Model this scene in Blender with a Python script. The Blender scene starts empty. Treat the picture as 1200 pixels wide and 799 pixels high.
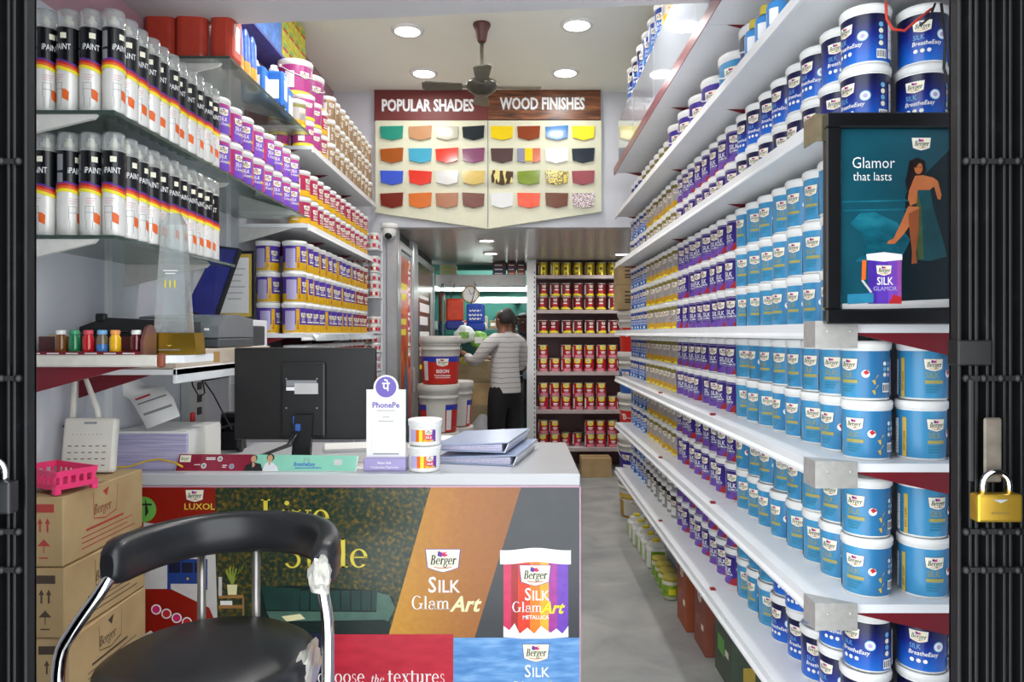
import bpy, bmesh, math, random
from mathutils import Vector, Matrix
random.seed(7)
PI = math.pi
sc = bpy.context.scene
C = sc.collection

# ------------------------------------------------------------------ camera, world, lights, exposure
F = 850.0; CX = 606.0; CY = 391.0; EYE = 1.43          # focal length in pixels of the 1200x799 frame, vanishing point, eye height
cam_d = bpy.data.cameras.new('camera'); cam = bpy.data.objects.new('camera', cam_d); C.objects.link(cam)
cam.location = (0, 0, EYE); cam.rotation_euler = (PI/2, 0, 0)
cam_d.sensor_width = 36; cam_d.lens = F/1200*36
cam_d.shift_x = -(CX-600)/1200; cam_d.shift_y = -(399.5-CY)/1200
cam_d.clip_start = 0.05
sc.camera = cam
sc.view_settings.view_transform = 'Standard'; sc.view_settings.look = 'None'
sc.view_settings.gamma = 1; sc.view_settings.use_curve_mapping = False
sc.view_settings.exposure = 0.15
sc.cycles.max_bounces = 8; sc.cycles.transparent_max_bounces = 12
sc.cycles.use_denoising = True
sc.cycles.caustics_reflective = False; sc.cycles.caustics_refractive = False
w = bpy.data.worlds.new('street_daylight'); sc.world = w; w.use_nodes = True
wn = w.node_tree.nodes; wl = w.node_tree.links
wb = wn['Background']; sky = wn.new('ShaderNodeTexSky'); sky.sky_type = 'HOSEK_WILKIE'; sky.turbidity = 8; sky.ground_albedo = 0.4
sky.sun_direction = (0.3, -0.5, 0.8)
mixw = wn.new('ShaderNodeMixRGB'); mixw.inputs[0].default_value = 0.8; mixw.inputs[2].default_value = (0.93, 0.97, 1.0, 1)
wl.new(sky.outputs[0], mixw.inputs[1]); wl.new(mixw.outputs[0], wb.inputs[0])
WORLD_STRENGTH = 3.7
wb.inputs[1].default_value = WORLD_STRENGTH
P_MAIN, P_BACK, P_TUBE, P_FRONT = 2.7, 6.0, 40.0, 16.0
CEIL = 3.18; SOFFIT = 2.20; WL = -1.33; WR = 0.97; BULK = 5.25
DOWN = [(-0.632, 4.18), (0.338, 4.10), (-0.624, 4.86), (0.322, 4.85)]
ADDED_FRONT = [(-0.62, 2.95), (0.33, 2.95)]  # unseen pair behind the front beam, added to brighten the shop front
DOWN_BACK = [(-0.25, 5.95), (-0.25, 6.9), (1.0, 6.96)]
def lamp(name, loc, size, power, color=(1, .985, .96), rot=(0, 0, 0), size_y=None, spread=PI):
    d = bpy.data.lights.new(name, 'AREA'); d.energy = power; d.color = color; d.spread = spread
    d.shape = 'DISK' if size_y is None else 'RECTANGLE'; d.size = size
    if size_y: d.size_y = size_y
    o = bpy.data.objects.new(name, d); o.location = loc; o.rotation_euler = rot; C.objects.link(o); return o

# ------------------------------------------------------------------ helpers
def P(px, py, D): return Vector(((px-CX)*D/F, D, EYE-(py-CY)*D/F))
def lin(c):
    if isinstance(c, str):
        c = c.lstrip('#'); c = tuple(int(c[i:i+2], 16)/255 for i in (0, 2, 4))
    return tuple((x/12.92 if x <= .04045 else ((x+.055)/1.055)**2.4) for x in c[:3]) + (1,)
MATS = {}
def mat(name, col='#ffffff', rough=.5, metal=0, noise=0.06, nscale=30, bump=0, emit=0, trans=0, alpha=None, coat=0, spec=.5):
    if name in MATS: return MATS[name]
    m = bpy.data.materials.new(name); m.use_nodes = True; MATS[name] = m
    n = m.node_tree.nodes; l = m.node_tree.links; b = n['Principled BSDF']
    c = lin(col); b.inputs['Base Color'].default_value = c; b.inputs['Roughness'].default_value = rough
    b.inputs['Metallic'].default_value = metal; b.inputs['Coat Weight'].default_value = coat
    b.inputs['Specular IOR Level'].default_value = spec
    if trans: b.inputs['Transmission Weight'].default_value = trans
    if emit:
        b.inputs['Emission Color'].default_value = c; b.inputs['Emission Strength'].default_value = emit
    if noise or bump:
        tc = n.new('ShaderNodeTexCoord'); tx = n.new('ShaderNodeTexNoise'); tx.inputs['Scale'].default_value = nscale; tx.inputs['Detail'].default_value = 4
        l.new(tc.outputs['Object'], tx.inputs['Vector'])
        if noise:
            r = n.new('ShaderNodeValToRGB'); l.new(tx.outputs['Fac'], r.inputs[0])
            r.color_ramp.elements[0].position = .3; r.color_ramp.elements[1].position = .7
            r.color_ramp.elements[0].color = tuple(x*(1-noise) for x in c[:3])+(1,)
            r.color_ramp.elements[1].color = tuple(min(1, x*(1+noise)) for x in c[:3])+(1,)
            l.new(r.outputs[0], b.inputs['Base Color'])
        if bump:
            bp = n.new('ShaderNodeBump'); bp.inputs['Strength'].default_value = bump; bp.inputs['Distance'].default_value = .01
            l.new(tx.outputs['Fac'], bp.inputs['Height']); l.new(bp.outputs[0], b.inputs['Normal'])
    return m
def ramp_mat(name, stops, axis='Z', lo=0, hi=1, rough=.35, nz=0, nscale=20):
    """printed colour ramp along an object axis between lo and hi"""
    if name in MATS: return MATS[name]
    m = bpy.data.materials.new(name); m.use_nodes = True; MATS[name] = m
    n = m.node_tree.nodes; l = m.node_tree.links; b = n['Principled BSDF']; b.inputs['Roughness'].default_value = rough
    tc = n.new('ShaderNodeTexCoord'); sp = n.new('ShaderNodeSeparateXYZ'); l.new(tc.outputs['Object'], sp.inputs[0])
    mr = n.new('ShaderNodeMapRange'); mr.inputs['From Min'].default_value = lo; mr.inputs['From Max'].default_value = hi
    src = sp.outputs[axis]
    if nz:
        tx = n.new('ShaderNodeTexNoise'); tx.inputs['Scale'].default_value = nscale; l.new(tc.outputs['Object'], tx.inputs['Vector'])
        ma = n.new('ShaderNodeMath'); ma.operation = 'MULTIPLY_ADD'; ma.inputs[1].default_value = nz
        l.new(tx.outputs['Fac'], ma.inputs[0]); l.new(src, ma.inputs[2]); src = ma.outputs[0]
    l.new(src, mr.inputs['Value']); r = n.new('ShaderNodeValToRGB'); l.new(mr.outputs[0], r.inputs[0])
    el = r.color_ramp.elements
    while len(el) < len(stops): el.new(.5)
    for e, (p, c) in zip(el, stops): e.position = p; e.color = lin(c)
    l.new(r.outputs[0], b.inputs['Base Color']); return m
def mottle(name, cols, scale, rough=.5, bump=0, detail=6, dist=0, metal=0, stretch=(1, 1, 1), bdist=.01):
    """colours mixed by noise"""
    if name in MATS: return MATS[name]
    m = bpy.data.materials.new(name); m.use_nodes = True; MATS[name] = m
    n = m.node_tree.nodes; l = m.node_tree.links; b = n['Principled BSDF']; b.inputs['Roughness'].default_value = rough; b.inputs['Metallic'].default_value = metal
    tc = n.new('ShaderNodeTexCoord'); mp = n.new('ShaderNodeMapping'); mp.inputs['Scale'].default_value = stretch
    tx = n.new('ShaderNodeTexNoise'); tx.inputs['Scale'].default_value = scale; tx.inputs['Detail'].default_value = detail; tx.inputs['Distortion'].default_value = dist
    l.new(tc.outputs['Object'], mp.inputs[0]); l.new(mp.outputs[0], tx.inputs['Vector'])
    r = n.new('ShaderNodeValToRGB'); el = r.color_ramp.elements
    while len(el) < len(cols): el.new(.5)
    for e, (p, c) in zip(el, cols): e.position = p; e.color = lin(c)
    l.new(tx.outputs['Fac'], r.inputs[0]); l.new(r.outputs[0], b.inputs['Base Color'])
    if bump:
        bp = n.new('ShaderNodeBump'); bp.inputs['Strength'].default_value = bump; bp.inputs['Distance'].default_value = bdist
        l.new(tx.outputs['Fac'], bp.inputs['Height']); l.new(bp.outputs[0], b.inputs['Normal'])
    return m
def clear_mat(name, col, body=.15, rough=.03, milky='#ffffff'):
    """clear sheet: light passes straight through, tinted, with a fresnel gloss and a little milky body"""
    if name in MATS: return MATS[name]
    m = bpy.data.materials.new(name); m.use_nodes = True; MATS[name] = m
    n = m.node_tree.nodes; l = m.node_tree.links; n.remove(n['Principled BSDF']); out = n['Material Output']
    t = n.new('ShaderNodeBsdfTransparent'); t.inputs[0].default_value = lin(col)
    d = n.new('ShaderNodeBsdfDiffuse'); d.inputs[0].default_value = lin(milky)
    g = n.new('ShaderNodeBsdfGlossy'); g.inputs['Roughness'].default_value = rough
    lw = n.new('ShaderNodeLayerWeight'); lw.inputs[0].default_value = .5
    pw = n.new('ShaderNodeMath'); pw.operation = 'MULTIPLY_ADD'; pw.inputs[1].default_value = .6; pw.inputs[2].default_value = .04
    l.new(lw.outputs['Facing'], pw.inputs[0])
    m1 = n.new('ShaderNodeMixShader'); m1.inputs[0].default_value = body; l.new(t.outputs[0], m1.inputs[1]); l.new(d.outputs[0], m1.inputs[2])
    m2 = n.new('ShaderNodeMixShader'); l.new(pw.outputs[0], m2.inputs[0]); l.new(m1.outputs[0], m2.inputs[1]); l.new(g.outputs[0], m2.inputs[2])
    l.new(m2.outputs[0], out.inputs[0]); return m

class MB:
    """collects geometry for ONE mesh object"""
    def __init__(s): s.v = []; s.f = []; s.m = []; s.s = []; s.mats = []
    def mi(s, m):
        if m not in s.mats: s.mats.append(m)
        return s.mats.index(m)
    def add(s, vs, fs, m, smooth=False, xf=None):
        k = len(s.v); i = s.mi(m)
        s.v += [tuple(xf @ Vector(v)) if xf else tuple(v) for v in vs]
        for f in fs: s.f.append([a+k for a in f]); s.m.append(i); s.s.append(smooth)
        return s
    def box(s, x0, x1, y0, y1, z0, z1, m, b=0, xf=None, seg=1):
        if x0 > x1: x0, x1 = x1, x0
        if y0 > y1: y0, y1 = y1, y0
        if z0 > z1: z0, z1 = z1, z0
        if b:
            b = min(b, (x1-x0)*.45, (y1-y0)*.45, (z1-z0)*.45)
            bm = bmesh.new(); bmesh.ops.create_cube(bm, size=1)
            for v in bm.verts: v.co = ((x0+x1)/2+v.co.x*(x1-x0), (y0+y1)/2+v.co.y*(y1-y0), (z0+z1)/2+v.co.z*(z1-z0))
            bmesh.ops.bevel(bm, geom=bm.edges[:], offset=b, segments=seg, profile=.5, affect='EDGES')
            bm.verts.index_update()
            s.add([v.co[:] for v in bm.verts], [[v.index for v in f.verts] for f in bm.faces], m, False, xf); bm.free(); return s
        vs = [(x, y, z) for z in (z0, z1) for y in (y0, y1) for x in (x0, x1)]
        return s.add(vs, [(0, 2, 3, 1), (4, 5, 7, 6), (0, 1, 5, 4), (2, 6, 7, 3), (0, 4, 6, 2), (1, 3, 7, 5)], m, False, xf)
    def lathe(s, prof, m, seg=24, xf=None, smooth=True, cap=True):
        """prof: (r, z[, material]) from bottom up; the material named at a ring colours the wall above it"""
        cur = m
        for i in range(len(prof)-1):
            (r0, z0), (r1, z1) = prof[i][:2], prof[i+1][:2]
            if len(prof[i]) > 2: cur = prof[i][2]
            vs = []; fs = []
            for k in range(seg):
                a = 2*PI*k/seg; vs += [(r0*math.cos(a), r0*math.sin(a), z0), (r1*math.cos(a), r1*math.sin(a), z1)]
            for k in range(seg):
                a, b2 = 2*k, 2*((k+1) % seg); fs.append((a, b2, b2+1, a+1))
            s.add(vs, fs, cur, smooth, xf)
        if cap:
            for (r, z, fl) in ((prof[0][0], prof[0][1], True), (prof[-1][0], prof[-1][1], False)):
                if r > 1e-5:
                    vs = [(r*math.cos(2*PI*k/seg), r*math.sin(2*PI*k/seg), z) for k in range(seg)]
                    s.add(vs, [list(range(seg))[::-1] if fl else list(range(seg))], m if fl else cur, False, xf)
        return s
    def tube(s, pts, r, m, seg=10, xf=None, closed=False):
        pts = [Vector(p) for p in pts]; n = len(pts); rs = r if isinstance(r, (list, tuple)) else [r]*n
        vs = []; fs = []; up = Vector((0, 0, 1)); prev = None
        for i, p in enumerate(pts):
            t = (pts[(i+1) % n if closed else min(i+1, n-1)]-pts[(i-1) % n if closed else max(i-1, 0)]).normalized()
            if prev is None:
                a = t.cross(up); a = a if a.length > 1e-3 else t.cross(Vector((1, 0, 0)))
            else: a = prev-t*prev.dot(t)
            a.normalize(); prev = a; b = t.cross(a)
            for k in range(seg):
                an = 2*PI*k/seg; vs.append(p+(a*math.cos(an)+b*math.sin(an))*rs[i])
        for i in range(n if closed else n-1):
            j = (i+1) % n
            for k in range(seg):
                k2 = (k+1) % seg; fs.append((i*seg+k, i*seg+k2, j*seg+k2, j*seg+k))
        s.add(vs, fs, m, True, xf)
        if not closed: s.add(vs[:seg], [list(range(seg))], m, False, xf); s.add(vs[-seg:], [list(range(seg))[::-1]], m, False, xf)
        return s
    def prism(s, pts, d0, d1, m, plane='xz', xf=None):
        """outline pts in a plane, thickness d0..d1 along the third axis"""
        def to(a, b, d): return (a, d, b) if plane == 'xz' else ((a, b, d) if plane == 'xy' else (d, a, b))
        n = len(pts); vs = [to(a, b, d0) for a, b in pts]+[to(a, b, d1) for a, b in pts]
        fs = [list(range(n)), list(range(2*n-1, n-1, -1))]+[(i, i+n, (i+1) % n+n, (i+1) % n) for i in range(n)]
        return s.add(vs, fs, m, False, xf)
    def ball(s, c, r, m, seg=14, sx=1, sy=1, sz=1, z0=-1, z1=1):
        prof = []; k = max(6, seg//2)
        for i in range(k+1):
            a = math.asin(z0)+(math.asin(z1)-math.asin(z0))*i/k; prof.append((max(1e-6, r*math.cos(a)), r*math.sin(a)))
        return s.lathe(prof, m, seg, Matrix.Translation(c) @ Matrix.Diagonal((sx, sy, sz, 1)), True, z0 > -1 or z1 < 1)
    def build(s, name, parent=None, loc=(0, 0, 0), rz=0, link=True, kind=None, label=None):
        me = bpy.data.meshes.new(name); me.from_pydata(s.v, [], s.f)
        for m in s.mats: me.materials.append(m)
        me.polygons.foreach_set('material_index', s.m); me.polygons.foreach_set('use_smooth', s.s)
        bm = bmesh.new(); bm.from_mesh(me)
        bmesh.ops.remove_doubles(bm, verts=bm.verts, dist=1e-6); bmesh.ops.recalc_face_normals(bm, faces=bm.faces); bm.to_mesh(me); bm.free()
        o = bpy.data.objects.new(name, me); o.location = loc; o.rotation_euler = (0, 0, rz)
        if link: C.objects.link(o)
        if parent: o.parent = parent
        if kind: o['kind'] = kind
        if label: o['label'] = label
        return o
def tag(o, label, cat, group=None, kind=None):
    o['label'] = label; o['category'] = cat
    if group: o['group'] = group
    if kind: o['kind'] = kind
    return o
def thing(name, label, cat, loc=(0, 0, 0), rz=0, group=None):
    o = bpy.data.objects.new(name, None); C.objects.link(o); o.location = loc; o.rotation_euler = (0, 0, rz); o.empty_display_size = .05
    return tag(o, label, cat, group)
def struct(o): o['kind'] = 'structure'; return o
def place(proto, loc, rz, label, group=None, name=None, scale=None):
    r = proto.copy(); C.objects.link(r); r.location = loc; r.rotation_euler = (0, 0, rz); r['label'] = label
    if group: r['group'] = group
    if scale: r.scale = scale
    for ch in proto.children:
        c = ch.copy(); C.objects.link(c); c.parent = r
        for g in ch.children:
            d = g.copy(); C.objects.link(d); d.parent = c
    return r
PROTOS = []
def proto(mb, name, cat, parts=()):
    o = mb.build(name, link=False); o['category'] = cat; o['label'] = name
    for nm, pm in parts: pm.build(nm, o, link=False)
    PROTOS.append(o); return o
ORD = 'first second third fourth fifth sixth seventh eighth ninth tenth eleventh twelfth thirteenth fourteenth fifteenth sixteenth seventeenth eighteenth nineteenth twentieth'.split()

# ------------------------------------------------------------------ lettering
_tc = {}
def sans(txt, bold=0.0):
    """font outline as 2-D triangles, scaled to a capital height of 1"""
    key = (txt, bold)
    if key not in _tc:
        cu = bpy.data.curves.new('lettering', 'FONT'); cu.body = txt; cu.size = 1; cu.offset = bold; cu.resolution_u = 2; cu.fill_mode = 'FRONT'
        o = bpy.data.objects.new('lettering', cu); C.objects.link(o)
        dg = bpy.context.evaluated_depsgraph_get(); dg.update()
        me = bpy.data.meshes.new_from_object(o.evaluated_get(dg))
        vs = [(v.co.x/.73, v.co.y/.73) for v in me.vertices]; fs = [list(p.vertices) for p in me.polygons]
        bpy.data.objects.remove(o); bpy.data.curves.remove(cu); bpy.data.meshes.remove(me)
        x0 = min([v[0] for v in vs], default=0); x1 = max([v[0] for v in vs], default=0)
        _tc[key] = ([(x-x0, y) for x, y in vs], fs, x1-x0)
    return _tc[key]
def _ring(cx, cy, rx, ry, wx, wy, a0=0, a1=360, n=18):
    q = []
    for i in range(n):
        t0, t1 = (math.radians(a0+(a1-a0)*k/n) for k in (i, i+1))
        q.append([(cx+rx*math.cos(t0), cy+ry*math.sin(t0)), (cx+rx*math.cos(t1), cy+ry*math.sin(t1)),
                  (cx+(rx-wx)*math.cos(t1), cy+(ry-wy)*math.sin(t1)), (cx+(rx-wx)*math.cos(t0), cy+(ry-wy)*math.sin(t0))])
    return q
def _r(x0, x1, y0, y1): return [(x0, y0), (x1, y0), (x1, y1), (x0, y1)]
def _dot(cx, cy, r): return [[(cx+r*math.cos(2*PI*k/10), cy+r*math.sin(2*PI*k/10)) for k in range(10)]]
def serif_glyph(ch):
    S, T, X = .13, .045, .64
    st = lambda x, y0, y1: _r(x, x+S, y0, y1)
    sf = lambda x, y, w=.29: _r(x-.08, x-.08+w, y, y+T)
    if ch == 'L': return [st(.1, 0, 1), sf(.1, 1-T), _r(.02, .62, 0, T), _r(.575, .62, 0, .3)], .7
    if ch == 'i': return [st(.08, 0, X), sf(.08, 0), _r(0, .2, X-T, X)]+_dot(.145, .87, .08), .33
    if ch == 'l': return [st(.08, 0, 1), sf(.08, 0), _r(0, .2, 1-T, 1)], .33
    if ch in 'vy':
        g = [[(.04, X), (.19, X), (.35, .02), (.27, 0)], [(.27, 0), (.33, 0), (.53, X), (.48, X)], _r(-.02, .26, X-T, X), _r(.4, .6, X-T, X)]
        if ch == 'y': g += [[(.3, .05), (.34, .02), (.2, -.3), (.13, -.3)]]+_dot(.12, -.26, .07)
        return g, .6
    if ch == 'e': return _ring(.3, .32, .27, .33, .11, .045, 5, 318)+[_r(.12, .57, .33, .33+T)], .64
    if ch == 'c': return _ring(.3, .32, .27, .33, .11, .045, 50, 318)+_dot(.46, .5, .06), .6
    if ch == 'o': return _ring(.31, .32, .29, .33, .12, .04), .66
    if ch in 'Ss':
        g = _ring(.3, .74, .22, .26, .08, .05, 20, 270)+_ring(.3, .25, .25, .27, .1, .05, 90, -155); k = 1 if ch == 'S' else X
        return [[(x*k, y*k) for x, y in p] for p in g], .64*k
    if ch == 't': return [st(.12, .1, .85), _r(.02, .42, X-T, X)]+_ring(.3, .13, .18, .14, .1, .045, 180, 330), .46
    if ch == 'h': return [st(.08, 0, 1), sf(.08, 0), _r(0, .2, 1-T, 1), st(.42, 0, .42), sf(.42, 0)]+_ring(.345, .4, .205, .24, .11, .05, 0, 170), .7
    if ch == 'n': return [st(.08, 0, X), sf(.08, 0), _r(0, .2, X-T, X), st(.42, 0, .42), sf(.42, 0)]+_ring(.345, .4, .205, .24, .11, .05, 0, 170), .7
    if ch == 'm': return serif_glyph('n')[0]+[st(.76, 0, .42), sf(.76, 0)]+_ring(.685, .4, .205, .24, .11, .05, 0, 150), 1.03
    if ch == 'u': return [st(.08, .2, X), _r(0, .2, X-T, X), st(.44, 0, X), sf(.46, 0, .22), _r(.36, .5, X-T, X)]+_ring(.28, .22, .2, .23, .11, .05, 180, 330), .7
    if ch == 'x': return [[(.04, X), (.2, X), (.54, 0), (.38, 0)], [(.04, 0), (.09, 0), (.52, X), (.47, X)], sf(.08, 0, .22), sf(.46, 0, .26), sf(.08, X-T, .26), sf(.46, X-T, .22)], .62
    if ch == 'r': return [st(.08, 0, X), sf(.08, 0), _r(0, .2, X-T, X)]+_ring(.36, .44, .17, .2, .06, .05, 60, 165)+_dot(.42, .57, .065), .5
    if ch == 'G': return _ring(.43, .5, .4, .51, .14, .05, 45, 325)+[_r(.66, .79, .06, .4), _r(.56, .88, .4, .4+T)], .92
    if ch == 'a': return _ring(.25, .19, .22, .2, .1, .04)+[st(.38, 0, .45)]+_ring(.29, .43, .22, .21, .11, .045, 0, 140)+_dot(.14, .5, .06)+[_r(.38, .58, 0, T)], .62
    if ch == 'g': return _ring(.28, .42, .22, .22, .1, .04)+_ring(.28, -.12, .26, .2, .08, .05)+[_r(.1, .2, .05, .24), _r(.44, .58, .56, .62)], .6
    if ch == 'B': return [st(.1, 0, 1), _r(.02, .36, 1-T, 1), _r(.1, .4, .49, .53), _r(.02, .4, 0, T)]+_ring(.34, .755, .25, .245, .13, .045, -90, 90)+_ring(.38, .255, .29, .275, .14, .045, -90, 90), .76
    return [], .35
class Art:
    """flat (or cylinder-wrapped) print: layers of coloured shapes, all in one mesh; u across, v up"""
    def __init__(s, mb, fn, eps=.0004): s.mb = mb; s.fn = fn; s.k = 0; s.eps = eps; s.base = 0; s.hist = []
    def _add(s, vs, fs, m, box=None):
        if box is None:
            us = [p[0] for p in vs]; vv = [p[1] for p in vs]; box = (min(us), min(vv), max(us), max(vv))
            k = 1+max([h[4] for h in s.hist if h[0] < box[2]-1e-5 and h[2] > box[0]+1e-5 and h[1] < box[3]-1e-5 and h[3] > box[1]+1e-5], default=s.base); s.hist.append(box+(k,))
        else: k = box
        cut = getattr(s.fn, 'cut', 0)
        if cut and len(vs) >= 3:                         # follow the curved surface: split the shapes along u
            bm = bmesh.new(); bv = [bm.verts.new((u, v, 0)) for u, v in vs]
            for f in fs:
                try: bm.faces.new([bv[i] for i in f])
                except ValueError: pass
            u0, u1 = min(p[0] for p in vs), max(p[0] for p in vs); n = int((u1-u0)/cut)
            for j in range(1, n+1): bmesh.ops.bisect_plane(bm, geom=bm.verts[:]+bm.edges[:]+bm.faces[:], plane_co=(u0+(u1-u0)*j/(n+1), 0, 0), plane_no=(1, 0, 0))
            bm.verts.index_update(); vs = [(w_.co.x, w_.co.y) for w_ in bm.verts]; fs = [[w_.index for w_ in f.verts] for f in bm.faces]; bm.free()
        s.mb.add([s.fn(u, v, k*s.eps) for u, v in vs], fs, m)
    def step(s): s.k += 1; return s
    def poly(s, pts, m): s.step(); s._add(pts, [list(range(len(pts)))], m); return s
    def rect(s, u0, v0, u1, v1, m, n=1, nv=1):
        s.step()
        vs = [(u0+(u1-u0)*i/n, v0+(v1-v0)*j/nv) for i in range(n+1) for j in range(nv+1)]
        s._add(vs, [(i*(nv+1)+j, (i+1)*(nv+1)+j, (i+1)*(nv+1)+j+1, i*(nv+1)+j+1) for i in range(n) for j in range(nv)], m); return s
    def band(s, lo, hi, u0, u1, n, m):
        s.step(); vs = []
        for i in range(n+1):
            u = u0+(u1-u0)*i/n; vs += [(u, lo(u)), (u, hi(u))]
        s._add(vs, [(2*i, 2*i+2, 2*i+3, 2*i+1) for i in range(n)], m); return s
    def disc(s, u, v, r, m, n=14, ry=None): return s.poly([(u+r*math.cos(2*PI*i/n), v+(ry or r)*math.sin(2*PI*i/n)) for i in range(n)], m)
    def text(s, txt, u, v, h, m, align='l', bold=0.0, shear=0, sx=1, rot=0):
        s.step(); vs, fs, wd = sans(txt, bold); off = {'l': 0, 'c': -wd/2, 'r': -wd}[align]
        c, q = math.cos(rot), math.sin(rot); out = []
        for x, y in vs:
            x = (x+off)*h*sx+y*h*shear; y *= h; out.append((u+x*c-y*q, v+x*q+y*c))
        if out: s._add(out, fs, m)
        return s
    def serif(s, txt, u, v, h, m, align='l', shear=0, sx=1, fat=0):
        gl = []; x = 0
        for ch in txt:
            g, adv = serif_glyph(ch); gl += [[(px+x, py) for px, py in p] for p in g]; x += adv
        off = {'l': 0, 'c': -x/2, 'r': -x}[align]
        vs = []; fs = []
        for du in ((0,) if not fat else (-fat, fat)):
            for p in gl: fs.append(list(range(len(vs), len(vs)+len(p)))); vs += [(u+((a+off)+b*shear+du)*h*sx, v+b*h) for a, b in p]
        if vs: s._add(vs, fs, m)
        return s
    def logo(s, u, v, wd, small=False):
        """cream shield with dark lettering; (u, v) is its centre"""
        h = wd*.66; q = lambda pts, k=1.0: [(u+(x-.5)*wd*k, v+(y-.5)*h*k) for x, y in pts]
        sh = [(0, 1), (.5, 1), (1, 1), (.94, .2), (.72, .08), (.5, 0), (.28, .08), (.06, .2)]
        s.poly(q(sh, 1.05), M_PUR); s.poly(q(sh), M_CREAM)
        s.poly(q([(.36, .94), (.42, .72), (.56, .68), (.66, .76), (.56, .82), (.66, .9), (.5, .86)]), M_PINK)
        s.poly(q([(.36, .94), (.34, .72), (.46, .66), (.47, .84)]), M_PUR)
        if small: s.serif('Berger', u, v-.16*h, .40*h, M_INK, 'c', .2, .75, .03)
        else: s.serif('Berger', u, v-.16*h, .42*h, M_INK, 'c', .22, .74, .022)
        s.band(lambda x: v-.34*h+.08*h*(abs(x-u)/(wd*.3))**2, lambda x: v-.31*h+.08*h*(abs(x-u)/(wd*.3))**2, u-.26*wd, u+.26*wd, 4, M_REDI)
        return s
def flat(o, ux, uy, nrm):
    """plane map: origin o, unit vectors, layers lifted along the normal"""
    o, ux, uy, nrm = Vector(o), Vector(ux), Vector(uy), Vector(nrm)
    return lambda u, v, e: tuple(o+ux*u+uy*v+nrm*e)
def wrap(r, a0=-PI/2):
    f = lambda u, v, e: ((r+.0004+e)*math.cos(a0+u/r), (r+.0004+e)*math.sin(a0+u/r), v)
    f.cut = r*.16; return f
def taper(rf, a0=-PI/2):
    f = lambda u, v, e: ((rf(v)+.0004+e)*math.cos(a0+u/rf(0)), (rf(v)+.0004+e)*math.sin(a0+u/rf(0)), v)
    f.cut = rf(0)*.16; return f
M_PUR = mat('ink_violet', '#5a3a9a', noise=0); M_CREAM = mat('print_cream', '#f3f0d8', noise=0); M_PINK = mat('ink_magenta', '#d0206a', noise=0)
M_INK = mat('ink_black', '#16161a', noise=0); M_REDI = mat('ink_red', '#c02028', noise=0); M_WHT = mat('ink_white', '#f4f4f4', noise=0)
M_YEL = mat('ink_yellow', '#f2e22c', noise=0); M_GOLDI = mat('ink_gold', '#c9a94a', noise=0); M_GREY = mat('ink_grey', '#8b8d92', noise=0)
M_LILAC = mat('ink_lilac', '#b9b0dc', noise=0); M_SKYI = mat('ink_sky', '#6fb4e4', noise=0); M_GRN = mat('ink_green', '#6ab04a', noise=0)
M_ORG = mat('ink_orange', '#e8661c', noise=0); M_DRED = mat('ink_maroon', '#7e1824', noise=0); M_BLUEI = mat('ink_blue', '#2456b8', noise=0)
PLAST = mat('white_plastic', '#e9e9e6', .38, noise=.02); LIDW = mat('lid_plastic', '#efefec', .35, noise=.02)
WHITE_METAL = mat('white_shelf_enamel', '#e6e8ea', .35, noise=.03, nscale=6); MAROON = mat('maroon_enamel', '#6e1420', .4, noise=.06)
STEEL = mat('brushed_steel', '#c4c2bd', .42, .55, noise=.08, nscale=60); CHROME = mat('chrome', '#d8d8da', .08, 1, noise=.03)
BLACKP = mat('black_plastic', '#17181a', .4, noise=.1); CARD = mottle('cardboard', [(.3, '#ab8e63'), (.7, '#bba074')], 8, .75)
TAPE = mat('parcel_tape', '#b89058', .25, noise=.05); PAPER = mat('paper', '#ecebe8', .7, noise=.02)
# ------------------------------------------------------------------ the setting
CONC = mottle('concrete_floor', [(.25, '#88898a'), (.45, '#9d9e9c'), (.62, '#adada9'), (.8, '#c4c3be')], 3.2, .55, .15, 8, .6)
WALLM = mottle('painted_wall', [(.3, '#c9ccd4'), (.7, '#d6d8de')], 3, .6); CEILM = mottle('ceiling_paint', [(.3, '#f2f4e6'), (.7, '#f6f8ec')], 2, .7)
BEAMM = mat('beam_paint', '#c9c9ca', .6, noise=.03, nscale=4); PINKW = mat('pink_panel', '#b8909a', .6, noise=.05, nscale=5)
SOFF = mat('soffit_laminate', '#b9b6b2', .25, noise=.04, nscale=8); TEAL = mat('green_store_wall', '#1d5a50', .6, noise=.1, nscale=4)
DARKW = mat('dark_store_wall', '#4a4d4c', .8, noise=.1, nscale=5); ALU = mat('aluminium_profile', '#b6b8ba', .35, .7, noise=.05)
def slab(name, x0, x1, y0, y1, z0, z1, m): return struct(MB().box(x0, x1, y0, y1, z0, z1, m).build(name))
slab('floor', -1.6, 1.6, .7, 10, -.08, 0, CONC)
slab('wall_left', WL-.1, WL, .95, BULK+.08, 0, 2.36, WALLM)
slab('wall_left_upper', WL-.1, WL, .95, BULK+.08, 2.36, CEIL, PINKW)
slab('wall_right', WR, WR+.1, .95, BULK+.06, 0, CEIL, WALLM)
slab('ceiling', WL-.1, WR+.5, 1.7, BULK+.08, CEIL, CEIL+.08, CEILM)
slab('wall_back', WL, 1.45, BULK, BULK+.08, SOFFIT, CEIL, WALLM)
slab('wall_back_left', WL, -.945, BULK, BULK+.08, 0, SOFFIT, WALLM)
slab('wall_back_right', WR+.1, 1.45, BULK, BULK+.06, 0, SOFFIT, WALLM)
slab('wall_store_right', 1.4, 1.5, BULK+.08, 10, 0, 2.9, WALLM)
slab('ceiling_back', -1.0, 1.4, BULK+.08, 8.15, SOFFIT, SOFFIT+.06, SOFF)
slab('wall_behind_rack', .19, 1.4, 8.05, 8.12, 0, SOFFIT, DARKW)
slab('wall_store_end', -1.3, 1.4, 9.7, 9.8, 0, 2.9, TEAL)
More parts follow.
